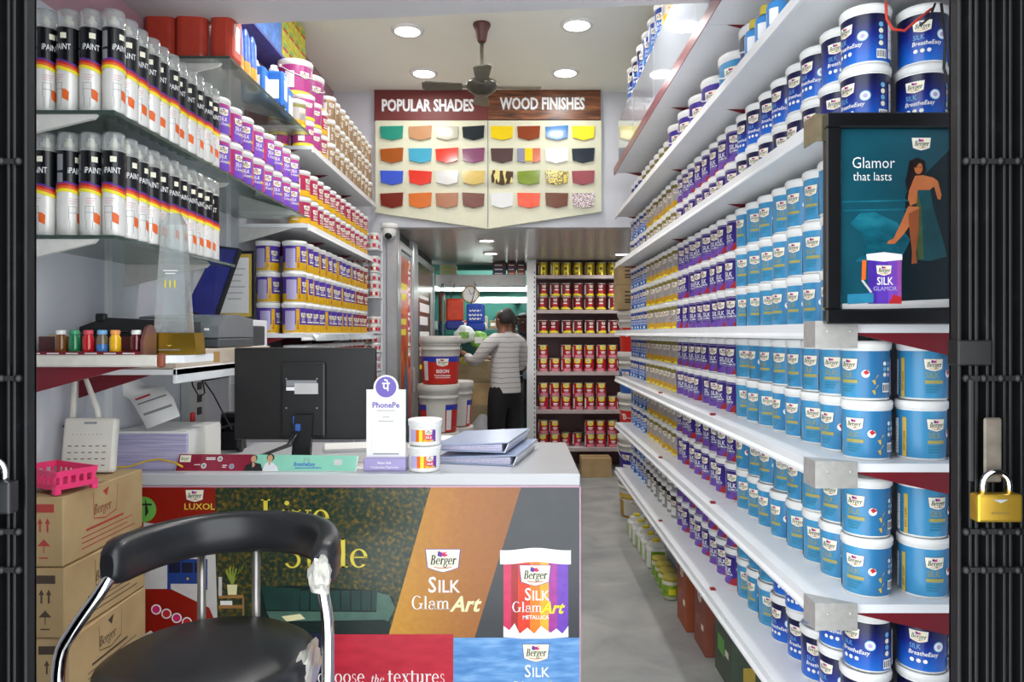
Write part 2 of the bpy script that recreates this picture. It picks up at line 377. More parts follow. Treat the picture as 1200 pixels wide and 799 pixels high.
slab('wall_store_left', -1.3, -1.2, 7.62, 9.7, 0, 2.9, DARKW)
slab('ceiling_store', -1.3, 1.4, 8.15, 9.8, 2.5, 2.58, SOFF)
slab('wall_store_lintel', -1.3, .19, 8.08, 8.14, 2.14, 2.5, TEAL)
struct(MB().prism([(WL, .95), (WR, .95), (WR, 2.42), (WL, 2.66)], 2.55, CEIL, BEAMM, 'xy').build('beam_front'))
struct(MB().box(-.945, -.862, BULK-.02, BULK+.08, 0, SOFFIT, ALU, .006).build('column_aluminium'))
# dark rolling-shutter jambs at the shop mouth
for n, x0, x1 in (('wall_front_left', -1.43, -.86), ('wall_front_right', .8, 1.07)): slab(n, x0, x1, .95, 1.1, 0, CEIL, mat('black_jamb', '#050506', .9, noise=.2, spec=.1))

# ------------------------------------------------------------------ downlights
GLOW = mat('led_diffuser', '#fffaf2', noise=0, emit=9)
dlb = MB().lathe([(.072, -.012), (.092, -.012), (.095, -.004), (.095, 0)], PLAST, 32, cap=False)
dl = dlb.build('ceiling_downlight', link=False); dl['category'] = 'light'
MB().lathe([(.0001, -.010), (.073, -.010), (.073, -.004)], GLOW, 32).build('diffuser', dl, link=False); PROTOS.append(dl)
where = ['round ceiling downlight above the fan blade tip, nearer the left cans'.replace('the left cans', 'the pink tubs'),
         'round ceiling downlight between fan pole and glass-fronted shelf', 'round ceiling downlight just above POPULAR SHADES lettering', 'round ceiling downlight just above WOOD FINISHES lettering']
where[0] = 'round ceiling downlight between fan pole and magenta cans, closer to the doorway'
for i, (x, y) in enumerate(DOWN):
    place(dl, (x, y, CEIL), 0, where[i], 'main ceiling downlights'); lamp('downlight_lamp', (x, y, CEIL-.02), .14, P_MAIN)
for i, (x, y) in enumerate(ADDED_FRONT):
    place(dl, (x, y, CEIL), 0, ['round ceiling downlight just behind the front beam on the counter side', 'round ceiling downlight just behind the front beam on the aisle side'][i], 'main ceiling downlights')
    lamp('downlight_lamp', (x, y, CEIL-.02), .14, P_FRONT)  # fill from the added pair
for i, (x, y) in enumerate(DOWN_BACK):
    place(dl, (x, y, SOFFIT), 0, ['small downlight in low soffit directly below the board tip', 'small downlight deeper in the low soffit, above the customers', 'small downlight in low soffit above stacked cartons'][i], 'soffit downlights', scale=(.8, .8, 1))
    lamp('soffit_lamp', (x, y, SOFFIT-.02), .11, P_BACK)

# ------------------------------------------------------------------ ceiling fan
fan = thing('ceiling_fan', 'grey four-blade ceiling fan with brown canopy hanging before the colour board', 'fan', (-.2, 4.1, 0))
FANM = mat('dusty_grey_metal', '#6b675c', .45, .4, noise=.15); BRN = mat('brown_canopy', '#5b3430', .4, noise=.1)
MB().lathe([(.02, 3.075), (.026, 3.085), (.036, 3.14), (.05, 3.17), (.05, 3.18)], BRN, 24).build('canopy', fan)
MB().lathe([(.011, 2.86), (.011, 3.08)], FANM, 12).build('rod', fan)
MB().lathe([(.02, 2.775), (.05, 2.785), (.082, 2.81), (.09, 2.83), (.085, 2.85), (.05, 2.868), (.025, 2.88)], mat('fan_motor', '#4d4a42', .35, .5, noise=.15), 32).build('motor', fan)
for k in range(4):
    a = PI/2*k+.06; xf = Matrix.Translation((0, 0, 2.825)) @ Matrix.Rotation(a, 4, 'Z')
    b = MB().box(.07, .13, -.015, .015, -.004, .004, FANM, .002, xf)
    xf2 = xf @ Matrix.Rotation(math.radians(9), 4, 'X')
    b.prism([(.11, -.035), (.31, -.05), (.335, -.03), (.335, .03), (.31, .05), (.11, .035)], -.003, .003, FANM, 'xy', xf2)
    b.build('blade', fan)

# ------------------------------------------------------------------ colour sample board
bd = thing('colour_sample_board', 'cream board with thirty-two colour chips under POPULAR SHADES and WOOD FINISHES headings', 'sign board', (0, BULK, 0))
K = F/BULK
def bx(px): return (px-CX)/K
def bz(py): return EYE-(py-CY)/K
CREAMB = mat('board_cream', '#dcdcc2', .45, noise=.02)
YB = -.04
MB().prism([(bx(441), bz(143)), (bx(441), bz(250)), (bx(572), bz(269)), (bx(704), bz(249)), (bx(704), bz(143))], YB, 0, CREAMB).build('board_panel', bd)
WOODH = mottle('wood_print', [(.3, '#3c2218'), (.5, '#75452a'), (.7, '#9c643f')], 6, .35, stretch=(1, 1, 9), dist=.4)
h1 = MB().box(bx(440), bx(572), YB-.004, 0, bz(143), bz(107), mat('header_maroon', '#6d2b28', .55, noise=.08, nscale=4))
a = Art(h1, flat((0, YB-.004, 0), (1, 0, 0), (0, 0, 1), (0, -1, 0)))
a.text('POPULAR SHADES', bx(449.6), bz(132.6), .086, M_GREY, 'l', .03, sx=.69).text('POPULAR SHADES', bx(448.8), bz(132), .086, M_WHT, 'l', .03, sx=.69); h1.build('heading_panel', bd, label='maroon heading panel reading POPULAR SHADES')
h2 = MB().box(bx(572.3), bx(703), YB-.004, 0, bz(142), bz(106.5), WOODH)
a = Art(h2, flat((0, YB-.004, 0), (1, 0, 0), (0, 0, 1), (0, -1, 0)))
a.text('WOOD FINISHES', bx(586.6), bz(130.6), .086, M_GREY, 'l', .03, sx=.675).text('WOOD FINISHES', bx(585.8), bz(130), .086, M_WHT, 'l', .03, sx=.675); h2.build('heading_panel', bd, label='wood grain heading panel reading WOOD FINISHES')
chips = [['#2a9480', '#c0906a', '#b6b4a2', '#1e2a2e', '#f0d21c', '#8a3c18', '#4382c2', '#f6e63a'], ['#a8571e', '#49a9c9', '#da321c', '#86486c', '#554040', 'tri', '#fbfbf8', '#28323c'],
         ['#3d5bd2', '#ea3a2a', '#dcdcda', '#dbc067', 'zebra', '#82982c', 'leo', '#a05058'], ['#7a2212', '#da701a', '#a96d49', '#703a2a', '#e6e8e8', '#f25a3c', '#6e3616', 'speck']]
ZEB = mottle('zebra_print', [(.46, '#4a2c14'), (.5, '#4a2c14'), (.54, '#ece08a'), (.6, '#ece08a')], 14, .2, stretch=(3, 1, .9), dist=.3, detail=0)
LEO = mottle('leopard_print', [(.42, '#e8cf2a'), (.5, '#e8cf2a'), (.53, '#2c2410'), (.6, '#2c2410')], 90, .2, detail=0)
SPK = mottle('speckle_print', [(.42, '#f0e6e6'), (.5, '#f0e6e6'), (.54, '#a06a74'), (.62, '#6a5a60')], 110, .2, detail=1)
cxs = [(108, 215), (240, 347), (364, 470), (488, 592), (620, 725), (743, 850), (873, 980), (996, 1102)]; cys = [(280, 345), (383, 451), (487, 553), (590, 660)]
for r in range(4):
    for c in range(8):
        x0, x1 = (bx(420+t/3.993) for t in cxs[c]); z1, z0 = (bz(80+t/3.993) for t in cys[r])
        s = chips[r][c]; ti = random.uniform(-.006, .006)
        out = [(x0, z1+ti), (x1, z1-ti), (x1-.006, z0+.018), ((x0+x1)/2, z0), (x0+.006, z0+.02)]
        if s == 'tri':
            m = MB(); w3 = (x1-x0)/3
            for q, cc in enumerate(('#8f90a8', '#f2d016', '#cf6c50')):
                xa, xb = x0+w3*q, x0+w3*(q+1); m.prism([(xa, z1), (xb, z1), (xb, z0+.015-(.012 if q == 0 else 0)), (xa, z0+.015-(.012 if q == 2 else 0))], YB-.014, YB, mat('chip_'+cc[1:], cc, .12, noise=.02))
        else: m = MB().prism(out, YB-.014, YB, {'zebra': ZEB, 'leo': LEO, 'speck': SPK}.get(s) or mat('chip_'+s[1:], s, .12, noise=.02))
        m.build('colour_chip', bd)
MB().box(bx(571.5), bx(572.5), YB-.003, YB, bz(268), bz(143), M_GREY).build('centre_joint', bd)

# ------------------------------------------------------------------ shelves on the aisle wall
XF = .64; Y0 = 1.535; Y1 = 4.70; SEAMS = [Y0, 2.447, 3.342, Y1]
LEV = {'S3': 2.49, 'S2': 2.205, 'S1': 1.885, 'S0': 1.45, 'B1': 1.155, 'B2': .857, 'B3': .565}
SH_LABEL = {'S3': 'topmost white wall shelf with maroon edge strip, behind the acrylic panels', 'S2': 'white wall shelf directly below the acrylic panels, holding big mixed tubs',
            'S1': 'white wall shelf level with the framed poster top, navy tubs at doorway end', 'S0': 'white wall shelf at eye level, meeting the framed poster bottom',
            'B1': 'white wall shelf with steel corner, first below eye level', 'B2': 'white wall shelf with steel corner, second below eye level', 'B3': 'lowest white wall shelf, just above floor jugs and orange cartons'}
REDCLIP = mat('red_clip', '#8a1f28', .4, noise=.05)
for nm, z in LEV.items():
    t = thing('wall_shelf', SH_LABEL[nm], 'shelf', (0, 0, z), 0, 'white wall shelves along the aisle')
    for i in range(3):
        y0, y1 = SEAMS[i]+(.0015 if i else 0), SEAMS[i+1]-.0015
        m = MB().box(XF, WR, y0, y1, -.018, 0, WHITE_METAL)
        m.prism([(XF-.004, .002), (XF, .002), (XF, -.032), (XF-.010, -.032), (XF-.010, -.026), (XF-.004, -.018)], y0, y1, WHITE_METAL)
        m.build('shelf_board', t)
    for i, y in enumerate(SEAMS):
        yy = y+.002 if i == 0 else (y-.006 if i == 3 else y-.002)
        MB().prism([(.71, -.0185), (WR, -.0185), (WR, -.078 if i == 0 else -.085), (.74, -.026)], yy, yy+.004, MAROON).build('bracket', t)
        if i in (1, 2) and nm in ('B1', 'B2', 'B3'): MB().box(XF+.012, XF+.03, y-.004, y+.014, .0, .007, REDCLIP, .002).build('price_clip', t)
    if nm in ('S0', 'B1', 'B2', 'S1'):
        cm = mat('tarnished_guard', '#8f8468', .35, .7, noise=.15) if nm == 'S1' else STEEL
        g = MB().box(XF-.014, XF-.010, Y0-.008, Y0+.05, -.05, .004, cm).box(XF-.014, XF+.075, Y0-.012, Y0-.008, -.05, .004, cm).prism([(XF-.014, Y0-.012), (XF+.075, Y0-.012), (XF-.014, Y0+.05)], .004, .007, cm, 'xy')
        for q in (.012, .06): g.ball((XF+q, Y0-.013, -.015), .003, STEEL, 8)
        g.build('corner_guard', t)
    if nm == 'S3': MB().box(XF-.014, XF-.0105, Y0, Y1, -.034, .012, mat('maroon_strip', '#7c3a44', .3, noise=.15)).build('edge_strip', t)
gl = clear_mat('frosted_acrylic', '#dfe9f2', .62, .03, '#d6deea')
for i, (y0, y1) in enumerate(((1.62, 2.6), (2.605, 3.42), (3.425, 4.02), (4.025, 4.62))):
    g = MB().box(0, .005, 0, y1-y0, 0, .305 if i < 2 else .29, gl, .0012).build('acrylic_panel', loc=(XF+.004, y0, LEV['S3']+.002))
    tag(g, ['milky acrylic panel on the top shelf edge, nearest the doorway, under the beam', 'milky acrylic panel on the top shelf edge, second from the doorway', 'milky acrylic panel on the top shelf edge, third from the doorway', 'milky acrylic panel on top shelf edge, closest to the colour board'][i].replace('nearest the doorway', 'first from the doorway').replace('closest to', 'ending near'), 'panel', 'acrylic panels on the top shelf')

# ------------------------------------------------------------------ paint tubs
R1, RL, H1 = .0505, .0540, .129
def tub_body(wrapm, r=R1, h=H1, low=.005, band=None):
    zt = h*.855; p = [(r*.93, 0, PLAST), (r*.965, low, wrapm)]
    if band: p += [(r*.98, band[0], band[1])]
    return MB().lathe(p+[(r, zt-.003, PLAST), (r, zt+.006)], PLAST, 28)
def lid(r=RL, h=H1):
    zt = h*.855; return MB().lathe([(r*.94, zt), (r*.985, zt+.001), (r*.985, zt+.008), (r, zt+.0095), (r, h-.006), (r*.98, h-.002), (r*.94, h), (r*.90, h), (r*.885, h-.004)], LIDW, 28)
def barcode(a, u, v, w=.022, h=.02):
    a.rect(u-w/2, v-h/2, u+w/2, v+h/2, M_WHT, 2)
    for i, k in enumerate((.12, .3, .5, .68, .86)): a.rect(u-w/2+w*k-.0012, v-h/2+.003, u-w/2+w*k+.0009, v+h/2-.003, M_INK)
    a.k -= 4
def icons(a, u, v, cols=1, step=.013, r=.005, n=4):
    for i in range(n):
        for j in range(cols): a.disc(u+j*step, v-i*step, r, (M_WHT, M_SKYI, M_CREAM, M_LILAC)[(i+j) % 4], 10)
    a.k -= n*cols-1
def info(a, u0, u1, v0, v1, m=M_WHT, lines=True):
    a.rect(u0, v0, u1, v1, m, 4)
    if lines:
        n = int((v1-v0)/.007)
        for i in range(1, n): a.rect(u0+.003, v1-i*.007, u1-.003-.004*((i*7) % 3)/3, v1-i*.007+.0012, M_GREY, 3)
        a.k -= n-2
def lab(r=R1, a0=-PI/2):
    m = MB(); return m, Art(m, wrap(r, a0), .00025)
TUB = {}
def tapered(mb_art, r=R1, h=H1): return mb_art
# sky blue tub
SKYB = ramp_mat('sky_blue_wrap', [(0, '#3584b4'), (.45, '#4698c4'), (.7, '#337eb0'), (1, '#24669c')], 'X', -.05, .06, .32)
OLIVE = mat('ink_olive_gold', '#a9a05a', noise=0); TEALI = mat('ink_dull_teal', '#2f7f96', noise=0)
m, a = lab(); a.logo(0, .077, .040)
a.text('SILK', -.016, .049, .0135, OLIVE, 'l', 0, sx=.8); a.rect(-.018, .037, .020, .0445, OLIVE, 4)
for i in range(3): a.rect(-.017, .030-.006*i, .014-.004*i, .0318-.006*i, TEALI, 3)
a.disc(.036, .058, .0085, M_WHT).poly([(.0375, .0665), (.0445, .060), (.036, .055), (.031, .062)], M_REDI)
for i in range(4): a.poly([(.054, .012+.011*i), (.048+.014*(i % 2), .022+.011*i), (.055+.006*(i % 2), .024+.011*i), (.056, .016+.011*i)], M_GOLDI)
icons(a, .078, .080, 2, .012, .0047, 3); barcode(a, .083, .028); info(a, .099, .112, .01, .09, M_LILAC)
a.rect(-.070, .006, -.060, .092, M_GOLDI); a.text('EASY CLEAN', -.0625, .02, .006, M_INK, 'l', 0, 0, .9, PI/2)
info(a, -.095, -.082, .01, .088)
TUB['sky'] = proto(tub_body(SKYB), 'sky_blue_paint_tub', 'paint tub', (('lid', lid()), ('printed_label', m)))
# purple tub with red fabric swirl
PURW = ramp_mat('purple_wrap', [(0, '#3f2c92'), (.35, '#372186'), (1, '#261766')], 'Z', 0, .11, .3)
m, a = lab(); a.logo(0, .079, .038); a.text('SILK', -.018, .046, .0165, M_WHT, 'l', .01, sx=.85).text('GLAMOR', -.018, .036, .0075, M_WHT, 'l', .01, sx=1.0); a.rect(-.018, .0315, .02, .0325, M_LILAC, 3)
MAG = mat('ink_violet_pink', '#6c46a4', noise=0); RDB = mat('ink_red_cloth', '#a3202a', noise=0)
a.band(lambda u: .006, lambda u: .010+.022*max(0, math.sin((u+.03)*38)), -.026, .052, 10, MAG)
a.band(lambda u: .006, lambda u: .008+.026*max(0, math.sin((u-.008)*50)), .010, .066, 10, RDB)
a.disc(.042, .062, .006, M_LILAC); a.rect(-.155, .102, .155, .1035, M_LILAC, 30)
barcode(a, .085, .026); info(a, .10, .113, .01, .085)
TUB['purple'] = proto(tub_body(PURW), 'purple_paint_tub', 'paint tub', (('lid', lid()), ('printed_label', m)))
# beige and gold tub
BEI = mat('beige_wrap', '#a8a09a', .35, noise=.04); GOLDW = mat('gold_wrap', '#c99a1c', .35, noise=.05); OLB = mat('ink_olive', '#78702a', noise=0)
m, a = lab(); a.rect(-.155, .092, .155, .107, OLB, 30); a.logo(0, .078, .037)
for i in range(3): a.rect(-.014, .055-.008*i, .014-.004*i, .0575-.008*i, M_GREY, 3)
a.disc(.03, .05, .0035, M_REDI); a.poly([(-.01, .006), (.03, .006), (.03, .012), (.004, .016)], M_YEL)
TUB['beige'] = proto(MB().lathe([(R1*.93, 0, PLAST), (R1*.965, .005, GOLDW), (R1*.98, .035, BEI), (R1, .108, PLAST), (R1, .112)], PLAST, 28), 'beige_gold_paint_tub', 'paint tub', (('lid', lid()), ('printed_label', m)))
# mid blue tub with white graphics
MBL = ramp_mat('mid_blue_wrap', [(0, '#3f86d2'), (.6, '#2f62b8'), (1, '#23408c')], 'Z', 0, .1, .32)
m, a = lab(); a.logo(0, .077, .036); a.rect(-.04, .048, -.03, .09, M_WHT); a.text('ANTI', -.016, .048, .012, M_WHT, 'l', .01); a.text('DUST', -.016, .034, .010, M_WHT, 'l', .01)
a.disc(-.004, .018, .007, M_WHT).disc(.016, .018, .006, M_INK).rect(.026, .03, .034, .085, M_WHT, 1).disc(.046, .04, .008, M_SKYI); barcode(a, .08, .03)
TUB['blue'] = proto(tub_body(MBL), 'mid_blue_paint_tub', 'paint tub', (('lid', lid()), ('printed_label', m)))
# navy to bright blue tub
NAVW = ramp_mat('navy_blue_wrap', [(0, '#2572d0'), (.22, '#1c5cc0'), (.55, '#182882'), (.8, '#12164a'), (1, '#0d0f2e')], 'Z', 0, .11, .3)
def navy(r=R1, k=1.0):
    m = MB(); a = Art(m, wrap(r), .00025); q = k
    a.logo(0, .079*q, .038*q); a.text('SILK', -.018*q, .052*q, .011*q, M_SKYI, 'l', 0, sx=.8).text('BreatheEasy', -.020*q, .039*q, .0095*q, M_WHT, 'l', .012, .18, .92)
    for i in range(3): a.disc(-.013*q+.013*q*i, .027*q, .0045*q, (M_WHT, M_CREAM, M_WHT)[i], 10)
    a.disc(.040*q, .060*q, .0115*q, M_SKYI, 18).disc(.040*q, .060*q, .0095*q, M_WHT, 18).disc(.040*q, .060*q, .005*q, M_LILAC, 12)
    for i in range(4): a.disc(.078*q, .083*q-.0135*q*i, .0055*q, (M_SKYI, M_CREAM, M_SKYI, M_CREAM)[i], 12); a.k -= 1
    a.step(); barcode(a, .080*q, .020*q, .024*q, .02*q); info(a, .098*q, .122*q, .012*q, .088*q, M_WHT, False)
    for i in range(3): a.rect(.099*q, .03*q+.02*q*i, .121*q, .0312*q+.02*q*i, M_GREY, 3)
    return m
TUB['navy'] = proto(tub_body(NAVW), 'navy_blue_paint_tub', 'paint tub', (('lid', lid()), ('printed_label', navy())))
# grey tin-like tub with dark collar
GRW = mat('grey_wrap', '#8f8f8c', .3, .3, noise=.06)
m, a = lab(); a.logo(0, .076, .032); a.rect(-.014, .02, .014, .055, PAPER, 3)
for i in range(4): a.rect(-.012, .048-.007*i, .010, .0495-.007*i, M_GREY, 2)
TUB['grey'] = proto(MB().lathe([(R1*.93, 0, PLAST), (R1*.965, .005, GRW), (R1, .086, M_INK), (R1, .108, PLAST), (R1, .112)], PLAST, 28), 'grey_paint_tub', 'paint tub', (('lid', lid()), ('printed_label', m)))
# larger four-litre tubs with a bail handle
RB, HB = .083, .188
def big(name, wrapm, deco):
    b = tub_body(wrapm, RB, HB, .007)
    m = MB(); a = Art(m, wrap(RB), .0003); deco(a)
    hd = MB().tube([(RB*1.03*math.cos(t), -RB*1.0*abs(math.sin(t))*.98-.006*math.sin(t), HB*.82-.055*math.sin(t)) for t in [PI*k/14 for k in range(15)]], .0028, PLAST, 6)
    for sx in (-1, 1): hd.ball((sx*RB*1.03, 0, HB*.82), .008, PLAST, 8)
    return proto(b, name, 'paint tub', (('lid', lid(RB*1.05, HB)), ('printed_label', m), ('handle', hd)))
def d_purple(a):
    a.logo(0, .115, .058).text('SILK', -.028, .066, .026, M_WHT, 'l', .012, sx=.85).text('GLAMOR', -.028, .050, .012, M_WHT, 'l', .012); a.band(lambda u: .01, lambda u: .014+.03*max(0, math.sin((u-.01)*30)), .012, .1, 10, RDB); a.disc(.06, .09, .01, M_LILAC)
def d_sky(a):
    a.logo(0, .115, .058).text('SILK', -.028, .07, .022, OLIVE, 'l', .0, sx=.85); a.rect(-.028, .052, .03, .062, M_GOLDI, 4); a.disc(.055, .088, .013, M_WHT).poly([(.05, .094), (.06, .1), (.067, .09), (.055, .084)], M_REDI)
    a.poly([(.07, .02), (.062, .04), (.074, .06), (.078, .035)], M_GOLDI)
PUR2 = ramp_mat('purple_wrap_big', [(0, '#5a45b4'), (.5, '#43289a'), (1, '#35208a')], 'Z', 0, .15, .3)
NAV2 = ramp_mat('navy_wrap_big', [(0, '#2a78d8'), (.4, '#1c3fa0'), (.8, '#171c58'), (1, '#12143a')], 'Z', 0, .15, .3)
TUB['bigpurple'] = big('large_purple_paint_tub', PUR2, d_purple)
TUB['bigsky'] = big('large_sky_blue_paint_tub', SKYB, d_sky)
TUB['bignavy'] = big('large_navy_paint_tub', NAV2, lambda a: (a.logo(0, .115, .058), a.disc(.06, .09, .016, M_WHT), a.text('BreatheEasy', -.03, .06, .014, M_WHT, 'l', .01, .15, .9)))

DESC = {'sky': 'sky blue tub', 'purple': 'purple tub', 'beige': 'beige gold tub', 'blue': 'mid blue tub', 'navy': 'navy blue tub', 'grey': 'grey tub'}
SHN = {'S1': 'shelf above the poster bottom', 'S1': 'shelf level with poster top', 'S0': 'eye-level shelf', 'B1': 'shelf just below eye level', 'B2': 'second shelf below eye level', 'B3': 'lowest shelf'}
TIER = {1: ['single'], 2: ['lower', 'upper'], 3: ['bottom', 'middle', 'top']}
XC = .775
def aisle_rows(sh, rows, plan):
    z = LEV[sh]
    for kind, ys in plan:
        for t in range(rows):
            for i, y in enumerate(ys):
                rz = math.radians(-58+random.uniform(-20, 14))
                place(TUB[kind], (XC+random.uniform(-.004, .004), y+random.uniform(-.0008, .0008), z+.0005+t*(H1+.0008)), rz, f'{DESC[kind]}, {ORD[i]} of its colour from doorway, {TIER[rows][t]} row, {SHN[sh]}', f'{DESC[kind]}s on the {SHN[sh]}')
def span(y0, n, p=.110): return [y0+p*k for k in range(n)]
A_, B_, C_, D_ = span(1.616, 8), span(2.512, 8), span(3.405, 7), span(4.18, 5)
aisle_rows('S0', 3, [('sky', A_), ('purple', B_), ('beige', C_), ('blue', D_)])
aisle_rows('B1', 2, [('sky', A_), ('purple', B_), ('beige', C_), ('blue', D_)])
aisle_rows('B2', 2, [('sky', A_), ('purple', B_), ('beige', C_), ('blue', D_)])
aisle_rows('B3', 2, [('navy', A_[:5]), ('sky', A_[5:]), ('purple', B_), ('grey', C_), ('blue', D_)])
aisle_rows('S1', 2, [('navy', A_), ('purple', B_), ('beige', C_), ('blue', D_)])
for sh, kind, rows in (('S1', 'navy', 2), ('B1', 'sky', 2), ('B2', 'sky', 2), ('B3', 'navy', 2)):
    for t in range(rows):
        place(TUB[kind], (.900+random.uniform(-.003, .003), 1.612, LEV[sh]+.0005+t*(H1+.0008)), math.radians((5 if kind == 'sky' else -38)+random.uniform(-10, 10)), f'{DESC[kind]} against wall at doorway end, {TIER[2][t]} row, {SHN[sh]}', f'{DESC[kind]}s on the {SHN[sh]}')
# mixed shelf below the glass
ys = 2.02; z = LEV['S2']+.0005
for kind, y, lb in (('bignavy', 2.24, 'large navy paint tub with handle, first big tub from doorway below glass shelf'), ('bigsky', 2.48, 'large sky blue paint tub with bail handle among purple tubs below glass shelf'),
                    ('bigpurple', 2.72, 'large purple paint tub directly beyond the large sky blue handled one'), ('bigpurple', 2.92, 'large purple paint tub, second beyond the sky blue handled one'),
                    ('bigpurple', 3.12, 'large purple paint tub, third beyond the sky blue handled one'), ('bigpurple', 3.33, 'large purple paint tub, fourth and last beyond the sky blue handled one')):
    place(TUB[kind], (.79, y+.05, z), math.radians(-50+random.uniform(-10, 10)), lb, 'large tubs on the shelf below the glass panels')
for i, y in enumerate(span(3.56, 6, .125)): place(TUB['beige'], (XC, y, z), math.radians(-60+random.uniform(-15, 15)), f'beige and gold paint tub {ORD[i]} from doorway in single row below glass shelf', 'beige tubs below the glass shelf', scale=(1.05, 1.05, 1.25))
for i, y in enumerate(span(4.33, 3, .125)): place(TUB['blue'], (XC, y, z), math.radians(-60+random.uniform(-15, 15)), f'mid blue paint tub {ORD[i]} from doorway in single row below glass shelf', 'blue tubs below the glass shelf', scale=(1.05, 1.05, 1.25))
# small blue flasks with yellow caps in front of the big tubs
CYANB = mat('flask_blue', '#3f8fd6', .3, noise=.05)
fb = MB().lathe([(.026, 0, CYANB), (.028, .004), (.028, .07), (.024, .08), (.012, .086), (.012, .09)], CYANB, 18); m = MB(); a = Art(m, wrap(.028), .0003); a.rect(-.012, .02, .012, .06, M_WHT, 4)
fl = proto(fb, 'small_blue_flask', 'flask', (('cap', MB().lathe([(.015, .088), (.016, .09), (.015, .112), (.012, .114)], mat('flask_cap_yellow', '#c8b640', .4, noise=.05), 16)), ('printed_label', m)))
for i, y in enumerate((1.88, 1.97, 2.06)): place(fl, (.675, y, z), math.radians(-40), f'small blue flask with yellow cap {ORD[i]} from doorway, before large navy tub', 'small blue flasks with yellow caps')
# stacks behind the acrylic panels
kinds = ['bigpurple', 'beige', 'beige', 'beige', 'beige', 'blue', 'blue', 'blue', 'navy', 'navy', 'navy']
for i, kd in enumerate(kinds):
    y = 2.72+.175*i
    for t in range(3):
        lb = f"{'large purple' if kd == 'bigpurple' else DESC[kd].replace(' tub', '')} tub behind the acrylic panel, stack {ORD[i]} from doorway, {TIER[3][t]} one"
        place(TUB[kd], (.755, y, LEV['S3']+.0005+t*.1895), math.radians(-60+random.uniform(-20, 20)), lb, 'tubs stacked behind the acrylic panels', scale=(1, 1, 1) if kd == 'bigpurple' else (1.45, 1.45, 1.46))
# ------------------------------------------------------------------ shelves along the counter wall
XL = -1.0
GLASS = clear_mat('green_glass', '#d5e6de', .10, .02, '#c2d8cc'); GEDGE = mat('glass_edge', '#3a4a44', .2, noise=.1)
BRW = mat('bracket_white', '#d8d6d0', .45, noise=.06)
def glass_shelf(y0, y1, z, label, ybr):
    t = thing('glass_shelf', label, 'shelf', (0, 0, z), 0)
    MB().box(WL+.002, XL, y0, y1, -.009, 0, GLASS, .001).build('glass_pane', t)
    e = MB().box(XL, XL+.0012, y0, y1, -.0085, -.0005, GEDGE).box(WL+.002, XL, y0-.0012, y0, -.0085, -.0005, GEDGE); e.build('polished_edge', t)
    for y in ybr: MB().prism([(WL, -.0095), (XL-.045, -.0095), (XL-.055, -.02), (WL, -.085)], y, y+.012, BRW).build('bracket', t)
    return t
glass_shelf(1.80, 3.44, 1.985, 'long glass shelf holding the upper row of spray cans and pink tubs', (1.803, 2.62))
glass_shelf(1.80, 2.57, 1.675, 'short glass shelf holding the lower row of spray cans', (1.803, 2.46))
glass_shelf(2.52, 3.50, 2.395, 'high glass shelf holding red jugs and blue solvent tins', (2.56, ))
def white_shelf(y0, y1, z, label, ybr, steel=False, red=True):
    t = thing('wall_shelf', label, 'shelf', (0, 0, z), 0)
    n = 2
    for i in range(n):
        a, b = y0+(y1-y0)*i/n+.0015*i, y0+(y1-y0)*(i+1)/n
        m = MB().box(WL+.002, XL, a, b, -.018, 0, WHITE_METAL); m.prism([(XL+.004, .002), (XL, .002), (XL, -.032), (XL+.010, -.032), (XL+.010, -.026), (XL+.004, -.018)], a, b, WHITE_METAL); m.build('shelf_board', t)
    for i, y in enumerate(ybr):
        MB().prism([(WL, -.019), (XL-.07, -.019), (XL-.09, -.026), (WL, -.095)], y, y+.005, BRW if (i == 0 and not red) else MAROON).build('bracket', t)
    return t
white_shelf(3.46, 5.12, 1.955, 'white wall shelf carrying maroon and yellow tubs past the glass shelf', (3.465, 4.05, 4.7), red=False)
white_shelf(3.53, 5.12, 2.345, 'high white wall shelf carrying magenta and gold-white tubs', (3.535, 4.1, 4.7))
ws = white_shelf(3.36, 5.05, 1.43, 'white wall shelf carrying purple and yellow tubs behind the monitor', (3.362, 4.1, 4.7))
for y0, y1 in ((3.52, 4.22), (4.25, 5.0)):
    m = MB().prism([(XL+.012, -.002), (XL+.026, -.034), (XL+.024, -.036), (XL+.010, -.004)], y0, y1, mat('price_rail_clear', '#c9d2d6', .12, .3, noise=.1, nscale=12)); m.build('price_rail', ws)
white_shelf(3.36, 5.05, 1.215, 'lower white wall shelf with red tins, behind the monitor', (4.3, ))
# ------------------------------------------------------------------ spray cans
SPW = mat('spray_white', '#e9e7e2', .28, .1, noise=.03); SPB = mat('spray_black', '#121317', .25, noise=.1); CAPC = clear_mat('clear_cap', '#f2f5f5', .24, .08, '#eef0ef')
RS = .0265
m, a = lab(RS)
wv = lambda z, amp=.008, ph=.9: (lambda u: z+amp*math.cos(u/RS+ph))
U0, U1 = -PI*RS, PI*RS
a.band(wv(.128), lambda u: .2145, U0, U1, 28, SPB)
for z0, z1, mm in ((.124, .1295, mat('ink_purple', '#4a2a8a', noise=0)), (.1175, .1245, M_REDI), (.111, .118, M_ORG), (.103, .1115, M_YEL)): a.band(wv(z0), wv(z1), U0, U1, 28, mm)
a.text('iPAINT', -.0145, .158, .0155, M_WHT, 'l', .006, 0, .62); a.rect(.001, .186, .015, .2, M_CREAM, 2)
for k, (x0, y0, x1, y1) in enumerate(((-.013, .04, -.012, .075), (-.013, .074, .006, .075), (.005, .04, .006, .075), (-.013, .058, .006, .059), (-.011, .015, -.010, .04), (.003, .015, .004, .04))): a.rect(x0, y0, x1, y1, M_GREY, 2)
a.poly([(.006, .036), (.020, .029), (.021, .052), (.014, .058), (.006, .060)], M_ORG)
for i in range(3): a.rect(-.012, .094-.006*i, .012-.004*i, .0948-.006*i, M_PINK, 3)
